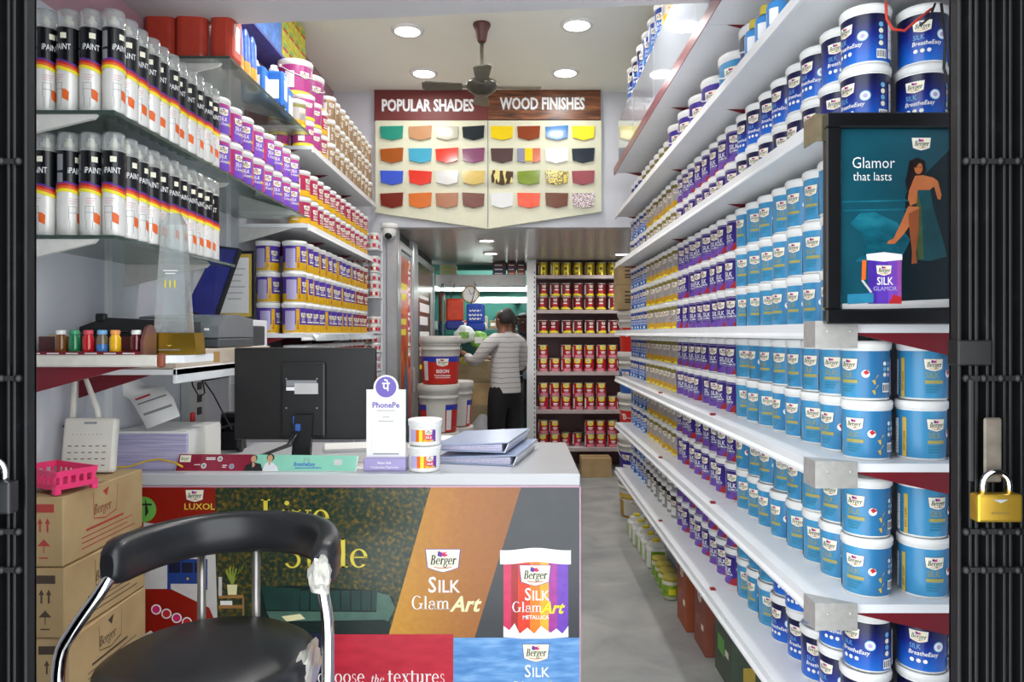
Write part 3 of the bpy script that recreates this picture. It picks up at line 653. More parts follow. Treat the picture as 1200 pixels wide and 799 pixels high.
info(a, -.042, -.026, .165, .205, M_GREY, False); info(a, -.042, -.026, .135, .158, M_GREY, False)
SPRAY = proto(MB().lathe([(RS*.9, 0, STEEL), (RS, .003, SPW), (RS, .128, SPB), (RS, .214, STEEL), (RS*.97, .217), (RS*.8, .222)], STEEL, 24), 'spray_can', 'spray can',
    (('clear_cap', MB().lathe([(RS*.99, .2165), (RS*.99, .255), (RS*.93, .262), (.0001, .263)], CAPC, 24, cap=False)), ('nozzle', MB().lathe([(.013, .222), (.013, .238), (.008, .243), (.007, .25)], mat('nozzle_cream', '#d8d4c0', .5, noise=.05), 14)), ('printed_label', m)))
for nm, z in (('upper', 1.985), ('lower', 1.675)):
    for k in range(4):
        place(SPRAY, (-1.198+.0575*k, 1.845, z+.0005), math.radians(20+random.uniform(-45, 40)), f'spray can on {nm} glass shelf, doorway end, {ORD[k]} from the wall', f'spray cans on the {nm} glass shelf')
    for k in range(1, 11):
        y = 1.845+.0585*k
        place(SPRAY, (-1.026+.003*(k % 2), y, z+.0005), math.radians(44+random.uniform(-35, 18)), f'spray can on {nm} glass shelf, front edge, {ORD[k-1]} behind the corner can', f'spray cans on the {nm} glass shelf')
        place(SPRAY, (-1.086, y, z+.0005), math.radians(44+random.uniform(-30, 20)), f'spray can on {nm} glass shelf, second file in, {ORD[k-1]} behind the end row', f'spray cans on the {nm} glass shelf')
# ------------------------------------------------------------------ tubs of the counter wall
YG = mat('yellow_gold_wrap', '#d8a814', .32, noise=.04); VI = mat('violet_panel', '#4d2f9c', noise=0); MR = mat('maroon_panel', '#8c1c34', noise=0)
def vio(r, base, panel, name, infom=M_LILAC):
    m = MB(); a = Art(m, wrap(r), .0003)
    a.rect(-.036, .04, -.019, .117, YG, 3); info(a, -.089, -.041, .016, .108, infom)
    a.logo(.006, .086, .036).text('SILK', -.008, .062, .011, M_WHT, 'l', 0, 0, .8); a.rect(-.008, .052, .03, .058, M_CREAM, 4); a.text('EMULSION', -.024, .02, .007, MR, 'l', .01, 0, 1, PI/2)
    return proto(tub_body(base, r, .146, .005, (.043, panel)), name, 'paint tub', (('lid', lid(r*1.06, .146)), ('printed_label', m)))
TUB['vy'] = vio(.0545, YG, VI, 'violet_yellow_paint_tub'); TUB['my'] = vio(.0545, YG, MR, 'maroon_yellow_paint_tub')
GA = mat('glam_pink', '#b83c86', .3, noise=.05)
m, a = lab()
for i, c in enumerate(('#8a3a98', '#b03a80', '#c8323c', '#d84a2c', '#b8347c', '#7a48b8', '#6a4cb8', '#c03a68', '#c8323c', '#8a3ab8', '#6a4ac0', '#d0582c')):
    u = -.156+.026*i; a.poly([(u, .006), (u+.026, .006), (u+.034, .096), (u+.008, .096)], mat('glam_'+c[1:], c, .3, noise=0)); a.k -= 1
a.step(); a.step(); a.logo(0, .078, .038).text('SILK', -.016, .048, .014, M_WHT, 'l', .01, 0, .85).serif('Glam', -.018, .033, .012, M_WHT).text('Art', .012, .033, .013, M_YEL, 'l', .02, .3, .8)
info(a, -.075, -.05, .012, .088, M_LILAC)
TUB['glam'] = proto(tub_body(GA), 'pink_violet_paint_tub', 'paint tub', (('lid', lid()), ('printed_label', m)))
PY = mat('rose_wrap', '#a8244c', .32, noise=.06)
m, a = lab(); a.rect(-.15, .006, .15, .034, M_YEL if False else YG, 30); a.logo(0, .078, .036).text('SILK', -.016, .05, .013, M_WHT, 'l', .01, 0, .85); a.rect(-.016, .04, .02, .045, M_CREAM, 3); info(a, -.075, -.045, .02, .09, PAPER)
TUB['rose'] = proto(tub_body(PY), 'rose_yellow_paint_tub', 'paint tub', (('lid', lid()), ('printed_label', m)))
MG = mat('magenta_wrap', '#a83c80', .3, noise=.06)
def d_mag(a, k=1.0):
    a.rect(-.15*k, .006*k, .15*k, .02*k, M_YEL, 30); info(a, -.07*k, -.038*k, .03*k, .088*k, PAPER); a.logo(0, .077*k, .036*k)
    a.poly([(.02*k, .022*k), (.0215*k, .022*k), (.06*k, .09*k), (.0585*k, .09*k)], M_LILAC); a.poly([(.06*k, .022*k), (.0615*k, .022*k), (.02*k, .09*k), (.0185*k, .09*k)], M_LILAC)
m, a = lab(); d_mag(a); TUB['mag'] = proto(tub_body(MG), 'magenta_paint_tub', 'paint tub', (('lid', lid()), ('printed_label', m)))
TUB['bigmag'] = big('large_magenta_paint_tub', MG, lambda a: d_mag(a, 1.42))
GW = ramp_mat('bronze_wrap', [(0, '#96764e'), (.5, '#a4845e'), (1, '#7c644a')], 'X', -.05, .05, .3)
m, a = lab(); info(a, -.075, -.03, .01, .09, PAPER); a.logo(0, .078, .036); a.text('SILK', -.008, .02, .014, M_WHT, 'l', .01, 0, 1, PI/2); info(a, .03, .06, .02, .09, PAPER)
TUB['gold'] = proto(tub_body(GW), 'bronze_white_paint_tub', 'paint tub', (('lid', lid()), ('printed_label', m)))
TUB['redp'] = TUB['rose']
def file_of(kind, desc, ys, x, z, tiers, rowname, shelf, hh=H1, rz=58, names=TIER, scale=None):
    for t in range(tiers):
        for i, y in enumerate(ys):
            place(TUB[kind], (x+random.uniform(-.003, .003), y, z+.0005+t*(hh+.0008)), math.radians(rz+random.uniform(-14, 18)), f'{desc}, {ORD[i]} of its {rowname}, {names[tiers][t]} row, {shelf}', f'{desc}s on {shelf}', scale=scale)
file_of('glam', 'pink violet tub', span(2.525, 8, .115), -1.055, 1.985, 2, 'file from spray cans', 'long glass shelf')
file_of('rose', 'rose yellow tub', span(3.52, 12, .122), -1.055, 1.955, 2, 'file from glass shelf end', 'white shelf')
for r_, (x, nm) in enumerate(((-1.066, 'aisle-side'), (-1.19, 'wall-side'))):
    file_of('vy', 'violet yellow tub', span(3.47, 10 if r_ == 0 else 1, .119), x, 1.43, 3, f'{nm} file', 'shelf behind monitor', .146)
file_of('my', 'maroon yellow tub', span(3.47+10*.119, 3, .119), -1.066, 1.43, 3, 'file past violet tubs', 'shelf behind monitor', .146)
# high white shelf: magenta pair stacks, then bronze-white stacks
zt = 2.345
file_of('mag', 'magenta tub', [3.60, 3.73], -1.06, zt, 2, 'file on high shelf', 'below large magenta tub')
file_of('mag', 'magenta tub', [3.60, 3.73], -1.18, zt, 2, 'wall-side file on high shelf', 'below large magenta tub')
for i, y in enumerate((3.665, 3.88)): place(TUB['bigmag'], (-1.12, y, zt+2*(H1+.0008)+.001), math.radians(50), f'large magenta paint tub with white lid atop high white shelf stack, {("doorway end", "second one")[i]}', 'large magenta tubs')
file_of('rose', 'rose paint tub', [3.86], -1.06, zt, 2, 'kind supporting magenta tub', 'high white shelf'); file_of('rose', 'rose paint tub', [3.86], -1.18, zt, 2, 'kind at the wall', 'high white shelf')
file_of('gold', 'bronze white tub', span(4.02, 10, .112), -1.06, zt, 3, 'file past magenta tubs', 'high white shelf')
# red tins below
RT = mat('red_tin', '#a81c26', .3, .2, noise=.06)
m, a = lab(.052); info(a, -.07, -.03, .02, .11, PAPER); a.logo(0, .1, .034); a.rect(-.02, .03, .03, .07, M_REDI, 4)
TUB['redtin'] = proto(MB().lathe([(.052, 0, STEEL), (.052, .004, RT), (.052, .138, PLAST), (.053, .142)], STEEL, 24), 'red_paint_tin', 'paint tin', (('lid', MB().lathe([(.053, .141), (.054, .144), (.053, .160), (.045, .161)], LIDW, 24)), ('printed_label', m)))
file_of('redtin', 'red tin', span(3.46, 13, .112), -1.064, 1.215, 1, 'file', 'shelf hidden behind monitor', names={1: ['single']})

# red jugs, pouches, solvent tins, boxes on the high glass shelf
RJ = mat('red_jug_plastic', '#b23a28', .35, noise=.1)
jb = MB().box(-.06, .06, -.045, .045, 0, .19, RJ, .025, seg=3).lathe([(.02, .185), (.02, .21)], RJ, 14)
jg = proto(jb, 'red_plastic_jug', 'jug', (('cap', MB().lathe([(.024, .205), (.024, .235), (.02, .238)], M_YEL, 16)), ('handle', MB().tube([(-.03, 0, .18), (-.05, 0, .215), (.0, 0, .225)], .008, RJ, 8)), ('printed_label', MB().box(-.02, .02, -.0455, -.045, .05, .14, PAPER))))
for i, x in enumerate((-1.268, -1.158)): place(jg, (x, 2.60, 2.3955), PI+math.radians(random.uniform(-8, 8)), f'red plastic jug on high glass shelf, {("against the pink wall", "standing toward the shelf edge")[i]}', 'red jugs', scale=(.9, .9, 1))
place(jg, (-1.05, 2.62, 2.3955), PI/2, 'red plastic jug at aisle corner of high glass shelf, turned edge-on', 'red jugs', scale=(.9, .9, 1))
POB = mat('pouch_blue', '#3a62b8', .3, noise=.3, nscale=60); POO = mat('pouch_orange', '#e08a1c', .3, noise=.3, nscale=60)
for i, y in enumerate((2.72, 2.79, 2.86)):
    m = MB().lathe([(.03, 0, POO), (.032, .02), (.030, .075, POB), (.026, .17), (.012, .2), (.005, .205)], POO, 16, Matrix.Diagonal((1, .55, 1, 1)))
    tag(m.build('foil_pouch', loc=(-1.045, y, 2.396), rz=PI/2), f'blue and orange foil pouch {ORD[i]} behind the red jug on the high glass shelf', 'pouch', 'foil pouches')
STB = mat('solvent_blue', '#2f6ec4', .3, .2, noise=.05)
m, a = lab(.045); info(a, -.03, .03, .03, .10, PAPER); a.disc(.05, .06, .008, M_REDI).disc(-.05, .06, .008, M_WHT)
st = proto(MB().box(-.05, .05, -.03, .03, 0, .15, STB, .012, seg=2).box(-.03, .03, -.0308, -.0298, .03, .11, PAPER).box(.0498, .0508, -.02, .02, .03, .11, PAPER), 'blue_solvent_tin', 'tin', (('cap', MB().lathe([(.02, .15), (.02, .162), (.014, .168), (.014, .178)], PLAST, 16)), ))
for i, (x, y, lb) in enumerate(((-1.10, 3.04, 'at the second file'), (-1.04, 3.10, 'standing at the glass edge'), (-1.06, 3.20, 'just behind the edge one'), (-1.06, 3.30, 'last before magenta tubs'))): place(st, (x, y, 2.396), math.radians((0, 0, 90, 90)[i]+random.uniform(-6, 6)), f'blue solvent tin with white cap on high glass shelf, {lb}', 'blue solvent tins')
file_of('beige', 'small yellow-label white tub', span(3.425, 1, .1), -1.05, 2.3955, 1, 'kind', 'end of high glass shelf')
# plank near the ceiling with cartons
t = thing('wall_shelf', 'narrow plank shelf near the ceiling under blue and yellow cartons', 'shelf', (0, 0, 2.845), 0); MB().box(WL+.002, -1.19, 3.12, 4.14, -.015, 0, mat('blue_underside', '#4a56a8', .5, noise=.2)).build('shelf_board', t)
MB().prism([(WL, -.016), (-1.23, -.016), (WL, -.09)], 3.9, 3.905, BRW).build('bracket', t)
BLC = mat('carton_blue', '#4f86d8', .5, noise=.35, nscale=25); YLC = mat('carton_yellow', '#c8c02e', .5, noise=.2, nscale=25)
def carton(name, x0, x1, y0, y1, z0, z1, m, label, cat='carton', deco=None, group=None):
    o = MB().box(0, x1-x0, 0, y1-y0, 0, z1-z0, m, .002)
    if deco: deco(o, x1-x0, y1-y0, z1-z0)
    return tag(o.build(name, loc=(x0, y0, z0)), label, cat, group)
for i in range(2): carton('blue_carton', WL+.02, -1.195, 3.15+.27*i, 3.41+.27*i, 2.846, 3.05, BLC, f'blue printed carton near the ceiling, {("closer to the beam", "touching the yellow cartons")[i]}', group='blue cartons near the ceiling')
def ydeco(o, w, d, h):
    o.box(w, w+.0006, d*.1, d*.9, h*.45, h*.6, M_REDI); o.box(w, w+.0006, d*.2, d*.8, h*.65, h*.85, M_GRN); o.box(w*.1, w*.9, -.0006, 0, h*.5, h*.6, M_REDI)
for k in range(4):
    for r in range(3): carton('yellow_carton', WL+.03, -1.197, 3.70+.102*k, 3.798+.102*k, 2.846+.098*r, 2.942+.098*r, YLC, f'small yellow carton near ceiling, {ORD[k]} stack from blue cartons, {TIER[3][r]} one', deco=ydeco, group='yellow cartons near the ceiling')
# ------------------------------------------------------------------ rack of small tubs at the end of the counter wall
rk = thing('small_tub_rack', 'narrow white rack of small tubs beside the aluminium column', 'rack', (-1.06, 5.08, 0))
RZ = [2.02, 1.86, 1.685, 1.44, 1.31, 1.18, 1.05, .92]
for z in RZ: MB().box(-.11, .10, -.07, .10, -.008, 0, WHITE_METAL, .002).build('rack_shelf', rk)
for o, z in zip(rk.children, RZ): o.location.z = z
for x in (-.105, .095): MB().box(x-.006, x+.006, .088, .10, 0, 2.15, WHITE_METAL).build('upright', rk)
m, a = lab(.03)
for i, c in enumerate((M_REDI, M_ORG, M_YEL, M_REDI, M_PINK)): a.rect(-.03+.012*i, .010, -.018+.012*i, .034, c, 2); a.k -= 1
a.step(); a.rect(-.01, .014, .006, .032, M_WHT, 2)
SM = proto(MB().lathe([(.028, 0), (.031, .04), (.031, .042)], PLAST, 20), 'small_white_tub', 'paint tub', (('lid', MB().lathe([(.032, .041), (.0335, .043), (.0335, .052), (.030, .054)], LIDW, 20)), ('printed_label', m)))
for zi, z in enumerate(RZ):
    tiers = 3 if zi == 3-1 else 2
    for t_ in range(tiers):
        for i, (x, y) in enumerate(((-.072, -.035), (-.003, -.035), (.064, -.035), (.064, .035))):
            place(SM, (-1.06+x, 5.08+y, z+.0005+t_*.0545), random.uniform(-.5, 1.0), f'small white tub, rack shelf {ORD[zi]} from top, {TIER[tiers][t_]} row, {("wall side", "middle", "aisle side", "aisle side at back")[i]}', 'small white tubs on the narrow rack')
# ------------------------------------------------------------------ the counter with its printed front
CD = 2.30; CT = .986; CS = F/2.303
ct = thing('shop_counter', 'shop counter with grey top and printed paint advertisements on its front', 'counter', (0, 0, 0))
CX0, CX1 = -1.315, .20
TOPM = mat('counter_laminate', '#c2c3c6', .22, noise=.03, nscale=5); BODYM = mat('counter_body', '#a9a6a4', .5, noise=.05)
MB().box(CX0, CX1, CD, 2.97, CT-.038, CT, TOPM, .004, seg=2).build('countertop', ct)
MB().box(CX0+.01, CX1-.004, CD+.006, 2.95, 0, CT-.0385, BODYM).build('cabinet_body', ct)
ux = lambda px: (px-CX)/CS
vz = lambda py: EYE-(py-CY)/CS
front = flat((0, CD+.0045, 0), (1, 0, 0), (0, 0, 1), (0, -1, 0))
GREENM = mottle('gilded_green_print', [(.36, '#1d3028'), (.5, '#303c2a'), (.6, '#574c22'), (.74, '#8a6c26')], 75, .25, detail=7)
FOIL = ramp_mat('copper_foil_print', [(0, '#d8a038'), (.3, '#bc822e'), (.6, '#a4662a'), (1, '#8e5424')], 'X', -.40, .10, .32, .13, 60)
FOILY = mottle('gold_foil_print', [(.3, '#b07a1c'), (.6, '#d09a30'), (.8, '#e6b84a')], 30, .28, .6, 8, bdist=.004)
CHAR = mat('charcoal_print', '#3a3d42', .25, noise=.08, nscale=10); NAVYP = mat('navy_print', '#1b2038', .25, noise=.2, nscale=12)
REDP = mottle('red_plaster_print', [(.3, '#b41f34'), (.7, '#cc2c42')], 14, .25, stretch=(1, 1, 3)); BLUP = mottle('blue_brushed_print', [(.35, '#4d86c6'), (.55, '#6a9fd8'), (.7, '#86b4e4')], 12, .3, .2, 5, .3, stretch=(1, 1, 5), bdist=.003)
DRP = mat('dark_red_print', '#8f1c12', .22, noise=.06, nscale=6); SOFA = mat('sofa_green_print', '#1d3b36', .25, noise=.2, nscale=18); SOFD = mat('sofa_dark_print', '#122522', .25, noise=.1); SOFL = mat('sofa_light_print', '#4b6a5e', .25, noise=.1)
CABB = mat('cabinet_blue_print', '#1e3f86', .25, noise=.1); PINKT = mat('pink_edge_trim', '#c79ab0', .4, noise=.05); YTXT = mat('text_yellow_print', '#dccb4a', .3, noise=.03); SIL = mat('print_pale_grey', '#c9c7c6', .3, noise=.05)
WOODP = mat('print_wood', '#9a7040', .3, noise=.1); LEAFP = mat('print_leaf', '#8a9a3a', .3, noise=.15); ARTY = mat('print_cream_art', '#e6e0b0', .3, noise=0)
def R(px0, py0, px1, py1): return ux(px0), vz(py1), ux(px1), vz(py0)
def Q(*p): return [(ux(a), vz(b)) for a, b in p]
# green feature-wall poster with copper band
m = MB(); a = Art(m, front, .00035)
a.rect(*R(252, 570, 530, 872), GREENM); a.poly(Q((505, 570), (611, 570), (556, 748), (455, 746)), FOIL); a.poly(Q((611, 570), (679, 570), (679, 872), (556, 872), (556, 748)), CHAR)
k = 1/CS
a.serif('Live', ux(305), vz(619), 34*k, YTXT, 'l', sx=1.08); a.serif('Style', ux(331), vz(665), 34*k, YTXT, 'l', sx=1.13)
a.poly(Q((300, 688), (345, 686), (440, 692), (462, 700), (455, 745), (300, 745)), SOFD); a.poly(Q((305, 686), (352, 690), (350, 716), (312, 714)), SOFA)
for i in range(8): a.poly(Q((352+12*i, 692), (362+12*i, 692), (362+12*i, 715), (352+12*i, 715)), SOFA); a.k -= 1
a.step(); a.poly(Q((442, 694), (456, 697), (463, 712), (455, 728), (441, 722)), SOFL); a.poly(Q((312, 716), (448, 717), (452, 726), (318, 728)), SOFL); a.poly(Q((330, 722), (352, 719), (358, 725), (336, 728)), ARTY)
a.poly(Q((256, 698), (285, 697), (285, 701), (256, 701)), WOODP).poly(Q((256, 709), (286, 709), (286, 713), (256, 713)), WOODP).poly(Q((284, 700), (286, 700), (286, 745), (284, 745)), WOODP)
a.poly(Q((266, 685), (278, 685), (277, 697), (267, 697)), ARTY)
for i in range(6): a.poly(Q((271, 685), (264+4*i, 670-4*(i % 2)), (266+4*i, 666-3*(i % 3)), (273, 685)), LEAFP)
a.rect(*R(256, 676, 260, 698), SIL); a.rect(*R(258, 704, 272, 709), M_WHT)
a.logo(ux(519), vz(657), 40*k)
a.text('S', ux(502), vz(694), 19*k, M_WHT, 'l', .012, 0, .85).text('ILK', ux(514), vz(694), 15*k, M_WHT, 'l', .012, 0, .9); a.serif('Glam', ux(482), vz(714), 16*k, M_WHT, 'l', sx=.98); a.text('Art', ux(527), vz(716), 18*k, ARTY, 'l', .03, .3, .95)
# the printed tub in the advertisement
for i, (c, x0, x1) in enumerate((('#d0305a', 590, 600), ('#a8242a', 599, 608), ('#e03a1c', 607, 622), ('#f08018', 621, 634), ('#f2b030', 633, 644), ('#a83a9a', 643, 654), ('#7040b8', 653, 666))):
    a.rect(ux(x0), vz(744), ux(x1), vz(654), mat('ad_'+c[1:], c, .25, noise=.12, nscale=40)); a.k -= 1
a.step(); a.poly(Q((590, 746), (590, 733), (597, 738), (603, 730), (609, 742), (618, 735), (626, 742), (634, 733), (645, 741), (652, 736), (659, 742), (666, 733), (666, 746), (640, 748), (612, 748)), M_WHT)
a.band(lambda u: vz(658)+.004*math.cos((u-ux(628))*32)-.004, lambda u: vz(643)+.004*math.cos((u-ux(628))*32), ux(586), ux(669), 14, M_WHT)
a.logo(ux(627), vz(674), 36*k); a.text('S', ux(615), vz(703), 15*k, M_WHT, 'l', .012, 0, .85).text('ILK', ux(624), vz(703), 12*k, M_WHT, 'l', .012, 0, .9); a.serif('Glam', ux(600), vz(717), 12.5*k, M_WHT, 'l', sx=.98); a.text('Art', ux(633), vz(718), 14*k, M_YEL, 'l', .03, .3, .95); a.text('METALLICA', ux(628), vz(725), 4.6*k, M_WHT, 'c', .02, 0, .95)
m.build('front_poster', ct, label='green and copper feature wall poster reading Live Style')
m = MB(); a = Art(m, front, .0004); a.base = 4
a.rect(*R(345, 742, 396, 872), NAVYP); a.rect(*R(378, 743, 531, 872), REDP); a.serif('choose', ux(372), vz(800), 17*k, M_WHT, 'l', sx=.9); a.serif('the', ux(434), vz(800), 10*k, M_WHT, 'l', .2, .9); a.serif('textures', ux(454), vz(800), 17*k, M_WHT, 'l', sx=.9)
m.build('front_poster', ct, label='red texture poster reading choose the textures')
m = MB(); a = Art(m, front, .0004); a.base = 4
a.rect(*R(531.5, 747, 679, 872), BLUP); a.logo(ux(628), vz(765), 31*k); a.text('S', ux(615), vz(793), 15*k, M_WHT, 'l', .01, 0, .85).text('ILK', ux(624), vz(793), 12*k, M_WHT, 'l', .01, 0, .9); a.serif('Glam', ux(599), vz(811), 13*k, M_WHT, 'l'); a.text('Art', ux(635), vz(812), 14*k, M_YEL, 'l', .03, .3, .95)
m.build('front_poster', ct, label='blue brushed texture poster')
m = MB(); a = Art(m, front, .0004)
a.rect(*R(160, 570, 252, 872), DRP); a.disc(ux(168), vz(597), 15*k, M_GRN, 20); a.poly(Q((168, 612), (190, 615), (182, 640), (168, 640)), SIL); a.poly(Q((170, 583), (174, 600), (170, 606)), M_INK); a.poly(Q((166, 590), (178, 590), (178, 592), (166, 592)), M_INK)
a.logo(ux(228), vz(581), 21*k); a.text('LUXOL', ux(216), vz(597), 7.5*k, YTXT, 'l', .01, 0, 1.1)
a.poly(Q((160, 640), (252, 640), (255, 735), (245, 712), (200, 690), (160, 690)), SIL); a.rect(*R(196, 655, 243, 684), CABB); a.rect(*R(196, 682, 200, 691), CABB); a.rect(*R(239, 682, 243, 691), CABB)
for x in (198, 213, 228): a.rect(*R(x, 659, x+13, 671), NAVYP)
a.disc(ux(220), vz(678), .004, M_GOLDI)
for i in range(5): a.disc(ux(183+12*i), vz(714+5*i), 6*k, M_WHT, 14).disc(ux(183+12*i), vz(714+5*i), 4.6*k, M_REDI if i % 2 else M_PINK, 14)
m.build('front_poster', ct, label='dark red poster with blue cabinet and round icons')
MB().box(ux(679), ux(680.5), CD+.002, CD+.005, .02, CT-.039, PINKT).box(ux(160), ux(680), CD+.002, CD+.005, CT-.0435, CT-.0385, PINKT).build('edge_trim', ct)

# ------------------------------------------------------------------ things on the counter
mo = thing('computer_monitor', 'black flat computer monitor seen from behind on the counter', 'monitor', (-.732, 2.50, CT)); mo.scale = (.95, .95, 1)
m = MB().box(-.257, .257, 0, .028, .079, .396, mat('monitor_shell', '#1c1c1d', .45, noise=.1), .006, seg=2); m.build('screen_case', mo)
MB().box(-.255, .255, .0281, .0295, .094, .388, mat('dark_screen', '#08090b', .1, noise=0)).build('screen', mo)
m = MB().box(-.08, .08, -.022, 0, .088, .345, mat('monitor_hump', '#202022', .4, noise=.08), .008, seg=2)
for x, z in ((-.06, .29), (.05, .29), (-.06, .19), (.05, .19)): m.ball((x, -.022, z), .003, STEEL, 6)
m.build('rear_housing', mo)
m = MB(); a = Art(m, flat((0, -.0225, 0), (1, 0, 0), (0, 0, 1), (0, -1, 0))); a.rect(-.06, .265, .05, .285, M_GREY).rect(-.03, .238, .055, .275, SIL).rect(-.06, .25, -.03, .262, M_WHT); a.rect(-.05, .13, .05, .138, BLACKP); m.build('rating_sticker', mo)
MB().prism([(-.035, .004), (.03, .004), (.042, .17), (-.022, .17)], -.05, -.024, BLACKP).build('stand_neck', mo)
MB().box(-.11, .11, -.13, .06, .0005, .012, BLACKP, .005, seg=2).build('stand_base', mo)
MB().box(-.03, .012, -.048, -.024, .135, .165, mat('vga_blue', '#3a64b8', .4, noise=.05), .003).box(-.018, 0, -.06, -.046, .115, .14, mat('vga_blue', ''), .003).build('video_plug', mo.children[-1] if False else [c for c in mo.children if c.name.startswith('rear_housing')][0])
for i, (o1, o2) in enumerate(((0, 0), (.0, .014))):
    pts = [(-.750+o2, 2.434-o2, 1.094), (-.765+o2, 2.418-o2, 1.06), (-.84, 2.392-o2, 1.03), (-.95, 2.378-o2, CT+.02), (-1.02, 2.382-o2, CT+.018)]
    tag(MB().tube(pts, .0045, BLACKP, 8).build('monitor_cable'), ['black cable from the blue plug behind the monitor, lower one', 'black cable running beside the blue-plug cable, upper one'][i], 'cable', 'monitor cables')
# acrylic advertising strip leaning on the counter edge
stp = thing('advert_strip', 'long maroon and mint advertising strip with two women on the counter edge', 'sign', (-.806, 2.335, CT+.001))
LEN, HT = .575, .056; til = math.radians(18)
fn = flat((0, 0, 0), (1, 0, 0), (0, math.sin(til), math.cos(til)), (0, -math.cos(til), math.sin(til)))
MARP = mat('strip_maroon', '#8c2038', .12, noise=.1, nscale=14, coat=.4); MINT = mat('strip_mint', '#8fd0b8', .12, noise=.03, coat=.4); SKIN1 = mat('print_skin', '#c99a78', .3, noise=.05)
m = MB(); m.add([fn(u, v, e) for e in (-.003, 0) for u, v in ((-LEN/2-.008, 0), (LEN/2, 0), (LEN/2+.004, HT*.9), (-LEN/2, HT))], [(0, 1, 2, 3), (4, 5, 6, 7), (0, 1, 5, 4), (1, 2, 6, 5), (2, 3, 7, 6), (3, 0, 4, 7)], PLAST); m.build('backing', stp)
m = MB(); a = Art(m, fn, .0003); L = LEN/2
a.poly([(-L-.007, .001), (-.045, .001), (-.045, HT*.97), (-L, HT*.99)], MARP); a.poly([(-.045, .001), (L-.002, .001), (L+.002, HT*.9), (-.045, HT*.97)], MINT)
a.rect(-L+.003, .030, -L+.038, .052, M_CREAM); a.serif('Berger', -L+.006, .036, .011, M_INK, 'l', .2, .62, .02)
for x, y, c in ((-.155, .040, M_WHT), (-.205, .018, M_WHT), (-.115, .016, M_LILAC)): a.disc(x, y, .0085, c).disc(x, y, .006, M_GREY)
for x, y, w_ in ((-.20, .042, .03), (-.2, .037, .03), (-.237, .02, .02), (-.145, .018, .015), (-.145, .012, .012)): a.rect(x, y, x+w_, y+.0028, M_WHT)
a.poly([(-.075, .001), (-.07, .02), (-.052, .028), (-.045, .036), (-.04, .028), (-.022, .024), (-.012, .001)], M_INK).disc(-.045, .042, .011, M_INK, 12).disc(-.046, .040, .0085, SKIN1, 12, .011).poly([(-.05, .028), (-.042, .028), (-.04, .018), (-.048, .012)], SKIN1)
a.poly([(-.015, .001), (-.008, .024), (.004, .030), (.02, .026), (.034, .012), (.036, .001)], mat('print_white_shirt', '#dfe2e6', .3, noise=.05)).disc(.008, .044, .0125, M_INK, 12).disc(.007, .042, .009, SKIN1, 12, .011).poly([(.003, .03), (.011, .03), (.009, .02), (.004, .02)], SKIN1)
a.text('Silk', .115, .033, .012, M_GREY, 'l', 0, 0, 1).text('BreatheEasy', .085, .0175, .0125, M_BLUEI, 'l', .018, .1, .82); a.rect(.09, .010, .175, .0125, M_BLUEI); a.rect(.215, .02, .24, .038, SIL)
m.build('printed_face', stp)
# payment stand
ps = thing('payment_stand', 'white payment stand with purple round emblem standing on the counter', 'sign', (-.428, 2.37, CT))
PHP = mat('violet_print', '#6b58b4', .3, noise=.02); PSW = mat('stand_white', '#f2f2f0', .3, noise=.01)
out = [(-.064, .028), (.064, .028), (.064, .262), (.041, .262)]+[(.041*math.cos(t), .268+.041*math.sin(t)) for t in [PI*k/16 for k in range(17)]]+[(-.041, .262), (-.064, .262)]
m = MB().prism(out, -.002, .002, PSW); a = Art(m, flat((0, -.0021, 0), (1, 0, 0), (0, 0, 1), (0, -1, 0)), .0003)
a.disc(0, .270, .034, PHP, 28); a.text('पे', 0.0, .258, .030, M_WHT, 'c', .02); a.text('PhonePe', 0, .203, .0185, PHP, 'c', .03, 0, 1.0)
for z, w_ in ((.192, .06), (.172, .022), (.158, .05)): a.rect(-w_/2, z, w_/2, z+.0022, M_GREY)
a.rect(-.042, .05, .042, .054, M_GREY); a.rect(-.048, .06, -.0475, .146, M_GREY)
m.build('display_board', ps)
m = MB().box(-.068, .068, -.03, .03, 0, .042, mat('stand_lilac', '#a79ccc', .3, noise=.04), .003); a = Art(m, flat((0, -.0302, 0), (1, 0, 0), (0, 0, 1), (0, -1, 0)), .0003)
a.text('Make Safe', 0, .024, .008, M_WHT, 'c', .01); a.text('Contactless Payments', 0, .010, .008, M_WHT, 'c', .01, 0, .92); m.build('stand_base', ps)
# two small sample tubs
RSB, HSB = .0545, .083
m = MB(); a = Art(m, wrap(RSB*.95), .0003); u0 = -.02
a.rect(-.045, .014, -.022, .052, M_LILAC, 4)
for i, c in enumerate((M_ORG, M_YEL, M_ORG, M_REDI, M_PINK, M_PUR)): a.rect(-.022+.011*i, .014, -.011+.011*i, .052, c, 2); a.k -= 1
a.step(); a.logo(.020, .043, .024); a.text('SILK', .021, .024, .008, M_WHT, 'c', .01); a.text('GlamArt', .02, .015, .007, M_YEL, 'c', .02, .2)
SB = proto(MB().lathe([(RSB*.90, 0, PLAST), (RSB*.95, .006), (RSB*.95, .06), (RSB*.97, .064)], PLAST, 30), 'small_sample_tub', 'paint tub', (('lid', MB().lathe([(RSB*.97, .060), (RSB, .062), (RSB, .074), (RSB*1.02, .075), (RSB*1.02, .081), (RSB*.96, .083), (RSB*.9, .080)], LIDW, 30)), ('printed_label', m)))
place(SB, (-.303, 2.365, CT+.0005), .1, 'white sample tub beside the payment stand, standing on the counter top')
place(SB, (-.300, 2.367, CT+.0845), -.05, 'white sample tub beside the payment stand, stacked on top of another')
